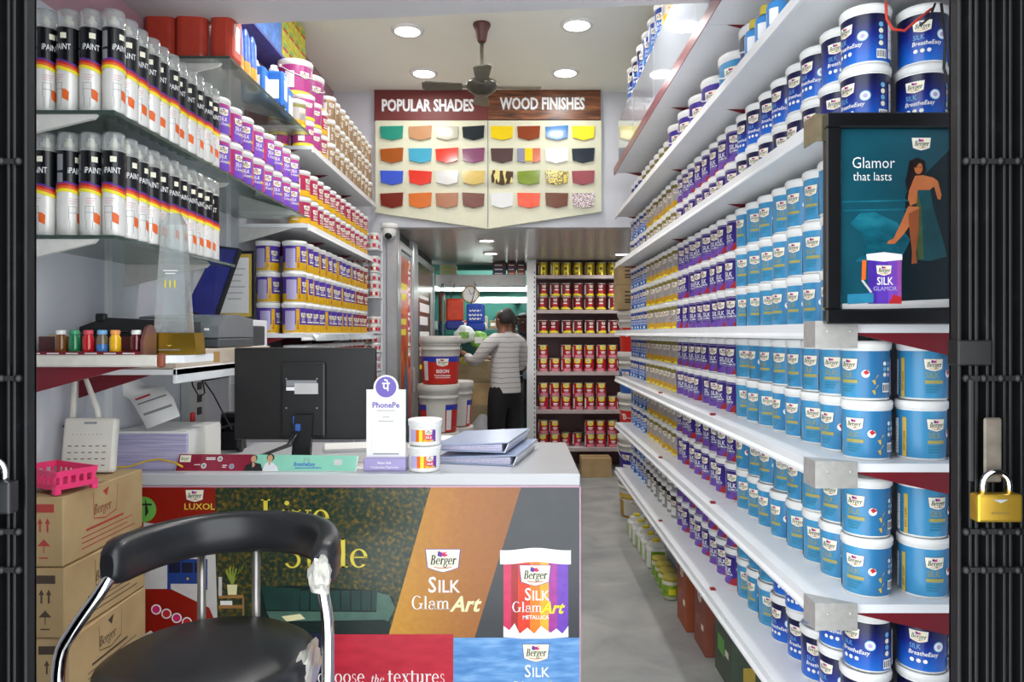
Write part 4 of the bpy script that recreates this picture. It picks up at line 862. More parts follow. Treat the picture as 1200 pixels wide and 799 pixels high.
# binders
BIN = mat('binder_cover', '#a2aecb', .3, noise=.04); BSP = mat('binder_spine', '#d9dbe0', .3, noise=.04); SHT = mat('page_edges', '#c9c6dc', .7, noise=.12, nscale=120)
def binder(x, y, z, rz, w_, d_, label):
    t = thing('ring_binder', label, 'binder', (x, y, z), rz, 'binders on the counter')
    MB().box(-w_/2, w_/2, -d_/2, d_/2, .0, .004, BIN, .001).prism([(w_/2-.004, .0), (w_/2, .0), (w_/2+.014, .032), (w_/2+.010, .032)], -d_/2, d_/2, BSP).add([(-w_/2, -d_/2, .016), (w_/2+.012, -d_/2, .034), (w_/2+.012, d_/2, .034), (-w_/2, d_/2, .016), (-w_/2, -d_/2, .02), (w_/2+.012, -d_/2, .038), (w_/2+.012, d_/2, .038), (-w_/2, d_/2, .02)], [(0, 1, 2, 3), (4, 5, 6, 7), (0, 1, 5, 4), (1, 2, 6, 5), (2, 3, 7, 6), (3, 0, 4, 7)], BIN).build('cover', t)
    m = MB()
    for i in range(5): m.add([(-w_/2+.006, -d_/2+.006, .005+.0022*i), (w_/2-.012, -d_/2+.006, .005+.005*i), (w_/2-.012, d_/2-.006, .005+.005*i), (-w_/2+.006, d_/2-.006, .005+.0022*i), (-w_/2+.006, -d_/2+.006, .0065+.0022*i), (w_/2-.012, -d_/2+.006, .009+.005*i), (w_/2-.012, d_/2-.006, .009+.005*i), (-w_/2+.006, d_/2-.006, .0065+.0022*i)], [(0, 1, 2, 3), (4, 5, 6, 7), (0, 1, 5, 4), (1, 2, 6, 5), (2, 3, 7, 6), (3, 0, 4, 7)], SHT)
    m.build('pages', t); return t
binder(-.105, 2.64, CT+.001, math.radians(-12), .27, .38, 'lower pale blue ring binder on the counter, spine toward the aisle')
binder(-.125, 2.655, CT+.041, math.radians(-12), .25, .37, 'upper pale blue ring binder lying on another binder')
tag(MB().box(-.1, .1, -.06, .06, 0, .022, M_PUR, .002).box(-.098, .102, -.058, .058, .022, .03, PAPER, .002).build('purple_notebook', loc=(-.31, 2.885, CT+.001), rz=.1), 'purple notebook under white papers behind the ring binders', 'notebook')
def sheet(x, y, w_, d_, rz, label, z=CT+.001, h=.003, nm='paper_sheet'): return tag(MB().box(-w_/2, w_/2, -d_/2, d_/2, 0, h, PAPER).build(nm, loc=(x, y, z), rz=rz), label, 'paper')
sheet(-.64, 2.80, .20, .16, .25, 'white papers lying behind the monitor stand on the counter', h=.012)
sheet(-.53, 2.42, .07, .10, .1, 'small white sheet between advert strip and payment stand')
tag(MB().box(-.11, .11, -.07, .07, 0, .012, mat('yellowed_folder', '#9d9870', .5, noise=.15), .002).build('paper_folder', loc=(-.975, 2.50, CT+.001), rz=-.1), 'yellowed folder lying under the monitor cables', 'folder')
# stack of bill paper
bs = thing('bill_paper_stack', 'tall stack of white and lilac bill paper at the wall end of the counter', 'paper stack', (-1.195, 2.5, CT))
m = MB().box(-.12, .12, -.14, .13, 0.0005, .118, mottle('bill_edges', [(.3, '#8e86b4'), (.5, '#b6b0d2'), (.7, '#c9c6de')], 10, .7, stretch=(.6, .6, 30)), .002); m.build('paper_block', bs)
MB().box(-.118, .118, -.135, .128, .1182, .1255, PAPER, .001).box(.1202, .1212, -.13, .128, .004, .12, PAPER).build('top_sheets', bs)
e1 = [(108, 443, 2.40), (128, 456, 2.43), (146, 464, 2.45), (152, 468, 2.44), (160, 480, 2.40), (172, 502, 2.38)]
e2 = [(150, 433, 2.44), (166, 447, 2.47), (178, 452, 2.48), (192, 453, 2.46), (203, 466, 2.42), (211, 487, 2.40)]
vs = [P(*p) for q in zip(e1, e2) for p in q]; m = MB(); n = len(e1)
m.add([tuple(v) for v in vs]+[tuple(v+Vector((0, .002, -.002))) for v in vs], [(2*i, 2*i+1, 2*i+3, 2*i+2) for i in range(n-1)]+[(2*n+2*i, 2*n+2*i+2, 2*n+2*i+3, 2*n+2*i+1) for i in range(n-1)]+[(2*i, 2*i+2, 2*n+2*i+2, 2*n+2*i) for i in range(n-1)]+[(2*i+1, 2*n+2*i+1, 2*n+2*i+3, 2*i+3) for i in range(n-1)], PAPER, True)
for (i, f0, f1, w0, w1, mm) in ((0, .15, .9, .45, .7, M_GREY), (3, .12, .55, .15, .3, M_REDI), (3, .1, .9, .6, .72, M_GREY), (4, .1, .9, .3, .42, M_GREY)):
    A0, B0, A1, B1 = vs[2*i], vs[2*i+1], vs[2*i+2], vs[2*i+3]; pt = lambda s, t_: tuple(A0.lerp(B0, s).lerp(A1.lerp(B1, s), t_)+Vector((.0, -.0015, .0015)))
    m.add([pt(f0, w0), pt(f1, w0), pt(f1, w1), pt(f0, w1)], [(0, 1, 2, 3)], mm)
tag(m.build('printer_paper'), 'curling printed bill paper feeding down onto the paper stack', 'paper')
tag(MB().tube([P(128, 551, 2.20)+Vector((0, 0, .01)), P(150, 547, 2.31), P(172, 540, 2.335), P(186, 538, 2.335), P(205, 542, 2.325), P(214, 547, 2.32)], .003, mat('yellow_cord', '#d8b21c', .5, noise=.1), 8).build('yellow_wire'), 'yellow cord looped in front of the paper stack', 'wire')
# small black devices behind the stack
t = thing('card_reader', 'black card reader standing behind the bill paper stack', 'card reader', (-1.1, 2.80, CT)); MB().prism([(-.045, 0), (.045, 0), (.03, .14), (-.03, .14)], -.03, .03, BLACKP).build('housing', t); MB().box(-.028, .028, -.0312, -.030, .07, .125, mat('dark_screen', '')).build('display', t)
t = thing('headset', 'black headset lying on the counter beside the monitor', 'headset', (-1.085, 2.735, CT))
MB().tube([(-.06, 0, .04), (-.045, .02, .085), (0, .03, .1), (.035, .03, .085), (.05, .02, .04)], .006, BLACKP, 8).build('headband', t)
for s in (-.055, .04): MB().lathe([(.022, -.012), (.032, -.008), (.032, .008), (.024, .014)], BLACKP, 18, Matrix.Translation((s, 0, .033)) @ Matrix.Rotation(PI/2, 4, 'Y')).build('ear_cup', t)
t = thing('marker_pen', 'red and green marker upright behind the paper stack', 'pen', (-1.19, 2.66, CT+.001)); MB().lathe([(.008, 0), (.008, .12), (.006, .125)], M_GRN, 10).build('barrel', t); MB().lathe([(.009, .115), (.009, .15), (.006, .155)], M_REDI, 10).build('cap', t)
t = thing('power_socket_box', 'pale grey power socket box on the wall below the printer ledge', 'socket', (WL, 2.92, 1.07)); MB().box(0, .05, -.06, .06, 0, .2, mat('socket_grey', '#c4c6c4', .4, noise=.05), .006).build('housing', t)
for z in (.05, .1, .15): MB().box(.0502, .053, -.02, .02, z-.015, z+.015, BLACKP, .001).build('socket', t)
for i, pts in enumerate(([(222, 432, 2.42), (226, 452, 2.45), (234, 466, 2.5), (240, 460, 2.5), (236, 440, 2.45), (235, 430, 2.42)], [(240, 448, 2.5), (250, 462, 2.6), (262, 485, 2.65), (272, 503, 2.66)], [(238, 446, 2.48), (252, 444, 2.6), (268, 441, 2.7)])):
    tag(MB().tube([P(*p) for p in pts], .0028, BLACKP, 7).build('hanging_cable'), ['black cable looping below the printer ledge', 'black cable dropping from the ledge to the headset', 'short black cable running along under the ledge to the socket box'][i], 'cable', 'cables under the ledge')

# ------------------------------------------------------------------ plank, ledge, and what they carry
pl = thing('wall_shelf', 'short white plank shelf with rounded end carrying sample bottles and glass award', 'shelf', (0, 0, 1.372))
MB().box(WL+.002, -.925, 1.885, 2.115, -.02, 0, WHITE_METAL).box(-.925, -.885, 1.93, 2.115, -.02, 0, WHITE_METAL).build('shelf_board', pl)
MB().box(WL+.002, -.93, 1.872, 1.886, -.028, .003, mat('chipped_white_lip', '#d6d2c8', .5, noise=.08), .004).box(-.932, -.912, 1.870, 1.888, -.030, .008, mat('rusty_end_cap', '#8a4630', .5, noise=.2), .008, seg=3).build('front_lip', pl)
MB().prism([(WL, -.029), (-.98, -.029), (-1.04, -.036), (WL, -.115)], 1.887, 1.897, MAROON).build('bracket', pl)
lg = thing('wall_shelf', 'white ledge under the printer with cables hanging below it', 'shelf', (0, 0, 1.325)); MB().box(WL+.002, -1.0, 2.13, 3.30, -.016, 0, WHITE_METAL).box(-1.012, -1.0, 2.13, 3.30, -.042, .003, WHITE_METAL, .002).build('shelf_board', lg); MB().prism([(WL, -.017), (-1.1, -.017), (WL, -.09)], 2.2, 2.206, MAROON).build('bracket', lg)
# bottle rack and six bottles
br = thing('bottle_rack', 'dark wooden rack holding small bottles of colour at the plank shelf', 'rack', (-1.15, 1.965, 1.3725))
WD = mat('rack_wood', '#6a4440', .45, noise=.15); MB().box(-.155, .155, -.05, .02, 0, .007, WD, .001).build('base', br); MB().box(-.155, .155, .014, .02, .007, .05, mat('rack_back', '#5a2a2c', .4, noise=.1)).build('back_panel', br)
MB().prism([(-.05, 0), (.02, 0), (.02, .06), (.008, .078), (-.012, .082), (-.03, .074), (-.05, .04)], .155, .163, WD, 'yz').build('end_cheek', br)
m = MB().box(-.155, .155, -.0525, -.0505, -.0, .011, M_DRED); a = Art(m, flat((0, -.0527, 0), (1, 0, 0), (0, 0, 1), (0, -1, 0)), .0003)
for i in range(6): a.rect(-.14+.05*i, .004, -.108+.05*i, .007, M_WHT)
m.build('label_strip', br)
for x, c, cap, nm in ((-1.218, '#7a4a1e', PLAST, 'amber brown'), (-1.182, '#1c7a4a', mat('cap_green', '#3f9a6a', .4), 'green'), (-1.145, '#c41c24', mat('cap_red', '#d04a54', .4), 'red'), (-1.108, '#3f7fc8', mat('cap_blue', '#7ab0dc', .4), 'half-filled blue'), (-1.073, '#f0b818', mat('cap_orange', '#f0a05a', .4), 'yellow'), (-1.017, '#5a141c', PLAST, 'dark wine red')):
    bm_ = mat('bottle_'+c[1:], c, .12, noise=.03, coat=.6)
    t = thing('sample_bottle', f'small {nm} sample bottle standing in the wooden rack', 'bottle', (x, 1.937, 1.380), 0, 'sample bottles')
    if nm.startswith('half'): MB().lathe([(.0135, 0, bm_), (.0145, .003), (.0145, .022, mat('bottle_empty', '#6f6350', .1, coat=.5)), (.0145, .038), (.010, .047), (.010, .05)], bm_, 18).build('glass', t)
    else: MB().lathe([(.0135, 0), (.0145, .003), (.0145, .038), (.010, .047), (.010, .05)], bm_, 18).build('glass', t)
    MB().lathe([(.0118, .048), (.0122, .05), (.0122, .058), (.0105, .06)], cap, 16).build('cap', t)
# glass award
aw = thing('crystal_award', 'tall clear crystal award on a gold base beside the bottles', 'award', (-.955, 2.02, 1.3725), .0)
MB().prism([(-.074, 0), (.074, 0), (.068, .06), (-.068, .06)], -.028, .032, mat('award_gold', '#c8a23a', .25, .9, noise=.05)).build('gold_base', aw)
CRY = clear_mat('crystal', '#eef4f4', .22, .02, '#eef2f2')
def ring4(w_, d_, z): return [(-w_, -d_, z), (w_, -d_, z), (w_, d_, z), (-w_, d_, z)]
vs = ring4(.046, .022, .0605)+ring4(.029, .016, .36)+ring4(.016, .008, .392)
MB().add(vs, [(0, 3, 2, 1), (8, 9, 10, 11)]+[(4*r+i, 4*r+(i+1) % 4, 4*r+4+(i+1) % 4, 4*r+4+i) for r in (0, 1) for i in range(4)], CRY).build('crystal_block', aw)
m = MB(); a = Art(m, flat((0, -.0285, 0), (1, 0, 0), (0, .03, 1), (0, -1, 0)), .0003); a.poly([(-.012, .05), (.012, .05), (.01, .028), (0, .022), (-.01, .028)], M_GOLDI); a.rect(-.03, .012, .03, .015, M_GREY); m.build('engraved_plate', aw)
m = MB(); a = Art(m, flat((0, -.0225, 0), (1, 0, 0), (0, 0, 1), (0, -1, 0)), .0003)
for z, w_ in ((.23, .02), (.222, .014)): a.rect(-w_, z, w_, z+.003, M_WHT)
for i in range(3): a.rect(-.016+.013*i, .185, -.012+.013*i, .205, M_YEL)
m.build('engraving', aw)
tag(MB().tube([(-1.31, 2.03, 1.41), (-1.2, 2.06, 1.40), (-1.12, 2.075, 1.393)], .02, mat('cream_chart', '#d8cfa8', .6, noise=.06), 14).build('paper_roll'), 'rolled cream chart lying behind the bottle rack', 'paper roll')
# carton sleeve, printers
tag(MB().box(WL+.01, -1.005, 2.14, 2.95, 0, .055, mottle('grey_board', [(.3, '#b9aa98'), (.7, '#cbbfb0')], 6, .7), .002).box(-1.0052, -1.0044, 2.4, 2.45, .01, .045, TAPE).build('flat_carton', loc=(0, 0, 1.3255)), 'long flat carton on the ledge underneath the printers', 'carton')
pr = thing('scanner', 'black flatbed scanner with sloping lid behind the sample bottles', 'scanner', (0, 0, 1.381)); MB().box(-1.315, -1.06, 2.19, 2.43, 0, .055, BLACKP, .008, seg=2).build('body', pr); MB().prism([(-1.318, .057), (-1.06, .057), (-1.06, .088), (-1.24, .098), (-1.318, .07)], 2.185, 2.43, mat('scanner_lid', '#202124', .35, noise=.08)).box(-1.27, -1.24, 2.18, 2.2, .085, .11, BLACKP, .004).build('lid', pr)
pr = thing('inkjet_printer', 'grey inkjet printer with glossy curved cover on the carton', 'printer', (0, 0, 1.381)); GP = mat('printer_grey', '#74787c', .25, noise=.05); MB().box(-1.3, -1.01, 2.46, 2.78, 0, .035, mat('printer_dark', '#4a4e52', .4, noise=.05), .006).build('base', pr)
MB().prism([(2.455, .036), (2.78, .036), (2.78, .105), (2.62, .118), (2.50, .108), (2.462, .075)], -1.3, -1.012, GP, 'yz').build('cover', pr); MB().box(-1.2, -1.17, 2.452, 2.456, .05, .06, BLACKP).box(-1.06, -1.045, 2.455, 2.4605, .06, .068, M_WHT).build('button_panel', pr)
c4 = [P(254, 290, 2.98), P(278, 293, 2.9), P(250, 373, 2.86), P(217, 362, 2.92)]
nrm = (c4[1]-c4[0]).cross(c4[3]-c4[0]).normalized(); nrm = nrm if nrm.y < 0 else -nrm; cen = sum(c4, Vector())/4
t = thing('tilted_display', 'dark blue glossy display panel tilted behind the printer', 'display'); m = MB(); q = [cen+(c-cen)*1.06 for c in c4]
m.add([tuple(c) for c in q]+[tuple(c-nrm*.018) for c in q], [(0, 1, 2, 3), (4, 5, 6, 7), (0, 1, 5, 4), (1, 2, 6, 5), (2, 3, 7, 6), (3, 0, 4, 7)], BLACKP); m.build('casing', t)
m = MB(); m.add([tuple(c+nrm*.001) for c in c4], [(0, 1, 2, 3)], mottle('blue_screen_face', [(.35, '#23288c'), (.7, '#3038a8')], 9, .12)); m.build('screen', t)
t = thing('printer_stand', 'low dark stand carrying the tilted blue display', 'stand'); MB().box(-1.3, -1.05, 2.80, 3.02, 1.3815, 1.462, mat('stand_dark', '#3a3b40', .5, noise=.1), .004).build('body', t)
cf = thing('framed_certificate', 'framed certificate with black and gold frame behind the blue display', 'picture frame', (-1.228, 3.15, 1.49), -.08)
MB().box(-.09, .09, 0, .012, 0, .30, BLACKP, .003).build('frame', cf); m = MB(); a = Art(m, flat((0, -.0005, 0), (1, 0, 0), (0, 0, 1), (0, -1, 0))); a.rect(-.078, .014, .078, .286, M_GOLDI).rect(-.066, .03, .066, .27, PAPER)
for i in range(6): a.rect(-.03, .22-.026*i, .05-.01*(i % 3), .223-.026*i, M_GREY)
m.build('certificate', cf)
t = thing('printer_stand', 'narrow shelf block underneath the framed certificate', 'stand'); MB().box(-1.32, -1.13, 3.09, 3.28, 1.3255, 1.4895, WHITE_METAL, .003).build('body', t)
for i, y in enumerate((2.35, 3.33)): tag(MB().box(WL, WL+.012, y-.012, y+.012, .95, 2.36, WHITE_METAL).build('slotted_upright'), f'white slotted shelf upright on the wall, {("near the glass award", "past the printer")[i]}', 'shelf upright', 'slotted uprights')

# ------------------------------------------------------------------ carton stack, basket, router
def box_art(m, w_, d_, h, ink):
    a = Art(m, flat((w_/2, -d_/2, 0), (0, 1, 0), (0, 0, 1), (1, 0, 0)), .0003)
    k = h/.17; a.serif('Berger', d_*.34, h*.56, .026*k, ink, 'l', .15, .85, .02)
    a.poly([(d_*.33, h*.9), (d_*.335, h*.9), (d_*.345, h*.5), (d_*.34, h*.5)], ink).poly([(d_*.64, h*.9), (d_*.645, h*.9), (d_*.63, h*.5), (d_*.625, h*.5)], ink).poly([(d_*.45, h*.88), (d_*.53, h*.92), (d_*.5, h*.78)], ink).poly([(d_*.34, h*.5), (d_*.48, h*.44), (d_*.485, h*.455), (d_*.35, h*.51)], ink).poly([(d_*.48, h*.44), (d_*.63, h*.5), (d_*.625, h*.515), (d_*.485, h*.455)], ink)
    for i, (x0, x1) in enumerate(((.25, .72), (.2, .85), (.2, .78), (.2, .88))): a.rect(d_*x0, h*(.36-.08*i), d_*x1, h*(.36-.08*i)+.004*(1.6 if i == 0 else .7), ink)
    b = Art(m, flat((-w_/2, -d_/2, 0), (1, 0, 0), (0, 0, 1), (0, -1, 0)), .0003); s = w_
    b.rect(s*.66, h*.78, s*.9, h*.90, ink).rect(s*.74, h*.5, s*.76, h*.66, ink).rect(s*.82, h*.5, s*.84, h*.66, ink).poly([(s*.72, h*.62), (s*.75, h*.7), (s*.78, h*.62)], ink).poly([(s*.80, h*.62), (s*.83, h*.7), (s*.86, h*.62)], ink); b.poly([(s*.72, h*.3), (s*.79, h*.4), (s*.86, h*.3)], ink).rect(s*.785, h*.2, s*.795, h*.3, ink).rect(s*.74, h*.12, s*.84, h*.14, ink)
whr = ['topmost cardboard carton with red printing, under the pink basket', 'second cardboard carton from the top beside the counter', 'third cardboard carton from the top beside the counter', 'fourth cardboard carton from the top beside the counter', 'fifth cardboard carton from top beside counter, second from floor', 'bottom cardboard carton of the stack beside the counter']
RINK = mat('carton_red_ink', '#b0403a', .7, noise=.05); DINK = mat('carton_dark_ink', '#4a3a30', .7, noise=.05)
for i in range(6):
    zt = 1.035-.1725*i; w_, d_, h = .226, .372, .170; cx_ = -1.214+(0, .006, .012, .005, .01, .004)[i]; rz = (0, -.012, .02, 0, .015, 0)[i]
    t = thing('cardboard_carton', whr[i], 'carton', (cx_, 1.946, zt-.1715), rz, 'cartons stacked beside the counter'); m = MB().box(-w_/2, w_/2, -d_/2, d_/2, 0, h, CARD, .003); box_art(m, w_, d_, h, RINK if i == 0 else DINK); m.build('box', t); MB().box(-.02, .02, -d_/2-.0008, d_/2+.0008, h*.8, h+.0008, TAPE).build('tape', t)
bk = thing('pink_basket', 'small pink plastic basket on top of the cardboard cartons', 'basket', (-1.175, 1.85, 1.0355), math.radians(-27))
PK = mat('pink_plastic', '#ee3f78', .35, noise=.05); m = MB()
def wall_strip(p0, p1, z0, z1, n=7):
    p0, p1 = Vector(p0), Vector(p1); th = Vector((p1.y-p0.y, p0.x-p1.x, 0)).normalized()*.0018
    for (lo, hi) in ((z0, z0+.3*(z1-z0)), (z0+.68*(z1-z0), z1)):
        q = [p0+Vector((0, 0, lo)), p1+Vector((0, 0, lo)), p1*1.03+Vector((0, 0, hi)), p0*1.03+Vector((0, 0, hi))]; m.add([tuple(v+th) for v in q]+[tuple(v-th) for v in q], [(0, 1, 2, 3), (4, 5, 6, 7), (0, 1, 5, 4), (1, 2, 6, 5), (2, 3, 7, 6), (3, 0, 4, 7)], PK)
    for k in range(n):
        c = p0.lerp(p1, (k+.5)/n); d = (p1-p0).normalized()*.0042; lo, hi = z0+.25*(z1-z0), z0+.72*(z1-z0)
        q = [c-d+Vector((0, 0, lo)), c+d+Vector((0, 0, lo)), (c+d)*1.015+Vector((0, 0, hi)), (c-d)*1.015+Vector((0, 0, hi))]; m.add([tuple(v+th) for v in q]+[tuple(v-th) for v in q], [(0, 1, 2, 3), (4, 5, 6, 7), (0, 1, 5, 4), (1, 2, 6, 5), (2, 3, 7, 6), (3, 0, 4, 7)], PK)
hw, hd_ = .085, .05; cs = [(-hw, -hd_), (hw, -hd_), (hw, hd_), (-hw, hd_)]
for i in range(4): wall_strip(cs[i]+(0,), cs[(i+1) % 4]+(0,), .012, .058, 8 if i % 2 == 0 else 5)
m.box(-hw, hw, -hd_, hd_, .012, .015, PK)
for x, y in cs: m.box(x*.93-.008, x*.93+.008, y*.93-.008, y*.93+.008, 0, .02, PK, .002)
m.build('basket_body', bk)
rt = thing('wifi_router', 'white network router with two antennas leaning behind the pink basket', 'router', (-1.215, 2.055, 1.036), .05)
RW = mat('router_white', '#d9d7cc', .4, noise=.03); tl = Matrix.Rotation(math.radians(-9), 4, 'X'); m = MB().box(-.073, .073, -.014, .014, 0, .155, RW, .008, tl, 2)
for r in range(4):
    for c in range(6): m.box(-.055+.019*c, -.045+.019*c, -.0146, -.0139, .02+.018*r, .0222+.018*r, BLACKP, 0, tl)
for c in range(8): m.box(-.045+.011*c, -.043+.011*c, -.0146, -.0139, .107, .109, BLACKP, 0, tl)
a = Art(m, lambda u, v, e: tuple(tl @ Vector((u, -.0142-e, v))), .0003); a.rect(-.015, .137, .02, .143, M_GREY); m.build('casing', rt)
for x, lean in ((-.06, 0), (.018, -.05)): MB().tube([(x, .03, .13), (x+lean*.25, .035, .18), (x+lean, .04, .275)], [.009, .009, .006], RW, 10).build('antenna', rt)
tag(MB().tube([(-1.325, 2.12, 1.16), (-1.30, 2.1, 1.17), (-1.285, 2.09, 1.13), (-1.28, 2.09, 1.06), (-1.28, 2.1, 1.037)], .004, BLACKP, 8).build('router_cable'), 'black cable arching behind the router from the wall', 'cable')

# ------------------------------------------------------------------ bar chair
ch = thing('bar_chair', 'chrome bar chair with round black seat and curved black backrest before the counter', 'chair', (-.68, 1.6, 0))
VIN = mottle('black_vinyl', [(.3, '#191a1c'), (.7, '#232427')], 5, .33, .15, 4, bdist=.01)
MB().lathe([(.19, .66), (.222, .672), (.229, .69), (.226, .715), (.20, .73), (.12, .7365), (.0001, .738)], VIN, 48).build('seat', ch)
MB().lathe([(.18, .645), (.215, .652), (.222, .668), (.2, .672)], mat('seat_rim_wood', '#5a4034', .5, noise=.15), 40).build('seat_pan', ch)
arc = [(-.262, -.02), (-.258, .06), (-.225, .15), (-.16, .225), (-.08, .262), (0, .272), (.08, .262), (.16, .225), (.225, .15), (.258, .06), (.262, -.02)]
def spl(p, n=4):
    o = []
    for i in range(len(p)-1):
        q0, q1, q2, q3 = (Vector(p[max(0, min(len(p)-1, j))]) for j in (i-1, i, i+1, i+2))
        for k in range(n): t_ = k/n; o.append(.5*((2*q1)+(q2-q0)*t_+(2*q0-5*q1+4*q2-q3)*t_*t_+(3*q1-q0-3*q2+q3)*t_**3))
    return o+[Vector(p[-1])]
path = spl([(.018+x*.885, y, .922) for x, y in arc]); N = len(path); m = MB(); sec = 12; vs = []; fs = []
for i, p in enumerate(path):
    tg = (path[min(N-1, i+1)]-path[max(0, i-1)]).normalized(); side = Vector((tg.y, -tg.x, 0)).normalized(); s = 1.0 if 2 < i < N-3 else (.5, .8, .95)[min(i, N-1-i)]
    for k in range(sec):
        an = 2*PI*k/sec; c, q = math.cos(an), math.sin(an); ex = lambda v: math.copysign(abs(v)**.6, v); vs.append(tuple(p+side*(ex(c)*.030*s)+Vector((0, 0, ex(q)*.052*s))))
for i in range(N-1):
    for k in range(sec): fs.append((i*sec+k, i*sec+(k+1) % sec, (i+1)*sec+(k+1) % sec, (i+1)*sec+k))
m.add(vs, fs, VIN, True); m.add(vs[:sec], [list(range(sec))], VIN); m.add(vs[-sec:], [list(range(sec))], VIN); m.build('backrest', ch)
m = MB().tube([p+Vector((0, 0, .047)) for p in path[3:-3]], .004, VIN, 6); m.build('piping', ch)
for s in (-1, 1):
    pts = spl([(-.214, -.008, .895), (-.226, -.03, .865), (-.266, -.05, .80), (-.294, -.055, .74), (-.300, -.055, .6), (-.30, -.06, .3), (-.30, -.065, .012)] if s < 0 else [(.250, -.008, .895), (.259, -.022, .86), (.269, -.03, .81), (.272, -.035, .74), (.272, -.04, .6), (.275, -.05, .3), (.28, -.06, .012)])
    MB().tube(pts, .0135, CHROME, 14).build('leg', ch)
    xb = (-.13, .01)[s > 0]; MB().tube([(xb, .262, .90), (xb, .262, .6), (xb, .258, .012)], .0105, mat('dull_steel', '#9a9894', .35, .9, noise=.1), 12).build('leg', ch)
m = MB().tube([(.29*math.cos(t), .02+.23*math.sin(t), .28) for t in [2*PI*k/32 for k in range(32)]], .008, CHROME, 8, closed=True); m.build('foot_ring', ch)
for x in (-.2, .2): MB().tube([(x*1.42, -.05, .655), (x, 0, .648), (x*.2, .12, .645)], .008, CHROME, 8).build('seat_support', ch)
for s, (x, y) in zip((-.30, -.28, -.13, .01), ()): pass
WRAPC = clear_mat('torn_wrap', '#e4e4de', .55, .3, '#d8d5cc')
def crumple(name, centre, rad, n, lbl, parent, stretch=(1, 1, 1)):
    m = MB(); bm = bmesh.new(); bmesh.ops.create_icosphere(bm, subdivisions=3, radius=1)
    for v in bm.verts:
        d = 1+.16*math.sin(v.co.x*5+v.co.y*3)+.12*math.sin(v.co.z*7-v.co.y*4)+.07*math.sin(v.co.x*13+v.co.z*9); v.co = Vector((v.co.x*stretch[0], v.co.y*stretch[1], v.co.z*stretch[2]))*rad*d
    bm.verts.index_update(); m.add([v.co[:] for v in bm.verts], [[v.index for v in f.verts] for f in bm.faces], WRAPC); bm.free()
    o = m.build(name, parent, centre); o['label'] = lbl
crumple('torn_wrap', (.254, -.026, .905), .032, 0, 'torn plastic wrap at the backrest end', ch, (.75, .6, 1.3)); crumple('torn_wrap', (.214, .02, .685), .048, 0, 'torn plastic wrap on the seat rim', ch, (.45, 1.6, 1.0)); crumple('torn_wrap', (-.2, .1, .695), .03, 0, 'torn plastic wrap on the far seat rim', ch, (.6, 1.8, .8))

# ------------------------------------------------------------------ framed poster at the end of the aisle shelves
PD = 1.500; fp = thing('framed_poster', 'black framed poster of woman in teal dress at the end of the shelves', 'picture frame', (0, PD, 0)); ps_ = F/PD
px_ = lambda p: (p-CX)/ps_; pz_ = lambda p: EYE-(p-CY)/ps_
FX0, FX1, FZ0, FZ1 = px_(969), px_(1138), pz_(379.5), pz_(131); FR = mat('frame_black', '#121214', .25, noise=.08); bw = .031
for x0, x1, z0, z1 in ((FX0, FX1, FZ1-bw, FZ1), (FX0, FX1, FZ0, FZ0+bw), (FX0, FX0+bw, FZ0+bw, FZ1-bw), (FX1-bw, FX1, FZ0+bw, FZ1-bw)): MB().box(x0, x1, 0, .022, z0, z1, FR, .003).build('frame_rail', fp)
MB().box(FX0+.01, FX1-.01, .0165, .024, FZ0+.01, FZ1-.01, BLACKP).build('backing', fp)
m = MB(); a = Art(m, flat((0, .0160, 0), (1, 0, 0), (0, 0, 1), (0, -1, 0)), .0003)
T = lambda *p: [(px_(940+x/2.854), pz_(120+y/2.854)) for x, y in p]
TE = mottle('poster_teal', [(.3, '#123f4c'), (.7, '#1a5464')], 5, .2); TD = mat('poster_dark', '#0a1c22', .2, noise=.15); DRS = mat('poster_dress', '#12424a', .2, noise=.25, nscale=30); DRS2 = mat('poster_dress_gold', '#3f5230', .2, noise=.3, nscale=30); CLO = mottle('poster_cloth', [(.35, '#0d4454'), (.6, '#1a6a7c'), (.8, '#2a8090')], 14, .2, stretch=(1, 1, 2)); SK = mat('poster_skin', '#b5683c', .2, noise=.12, nscale=20); SK2 = mat('poster_skin_dark', '#8a4a2a', .2, noise=.1); HR = mat('poster_hair', '#1a1010', .2, noise=.2)
a.poly(T((132, 82), (560, 82), (560, 695), (132, 695)), TE); a.poly(T((360, 300), (560, 100), (560, 695), (340, 695)), TD); a.poly(T((145, 325), (370, 320), (370, 326), (145, 331)), CLO); a.poly(T((145, 355), (365, 350), (365, 356), (145, 361)), CLO)
a.poly(T((172, 400), (205, 366), (255, 362), (330, 398), (375, 455), (352, 505), (285, 496), (230, 480), (215, 440)), CLO); a.poly(T((190, 530), (230, 480), (290, 500), (260, 520), (230, 530)), CLO)
a.poly(T((396, 275), (442, 280), (452, 345), (492, 480), (498, 512), (440, 528), (398, 524), (392, 400)), DRS); a.poly(T((398, 300), (412, 340), (420, 520), (400, 524), (392, 420)), DRS2)
a.poly(T((372, 190), (398, 178), (424, 190), (430, 225), (418, 245), (392, 262), (382, 300), (364, 290), (358, 258), (366, 225)), HR)
a.poly(T((390, 240), (418, 238), (452, 246), (468, 258), (480, 305), (476, 322), (466, 318), (455, 276), (440, 288), (398, 288), (384, 262)), SK); a.poly(T((386, 250), (402, 252), (396, 332), (374, 342), (366, 318), (370, 290)), SK)
a.poly([(u, v) for u, v in [(px_(940+(402+14*math.cos(t))/2.854), pz_(120+(214-21*math.sin(t))/2.854)) for t in [2*PI*k/16 for k in range(16)]]], SK); a.poly(T((384, 196), (402, 190), (420, 200), (404, 198), (390, 214)), HR); a.poly(T((398, 228), (408, 228), (403, 231)), M_REDI); a.poly(T((392, 210), (399, 210), (399, 212), (392, 212)), HR).poly(T((405, 210), (412, 210), (412, 212), (405, 212)), HR)
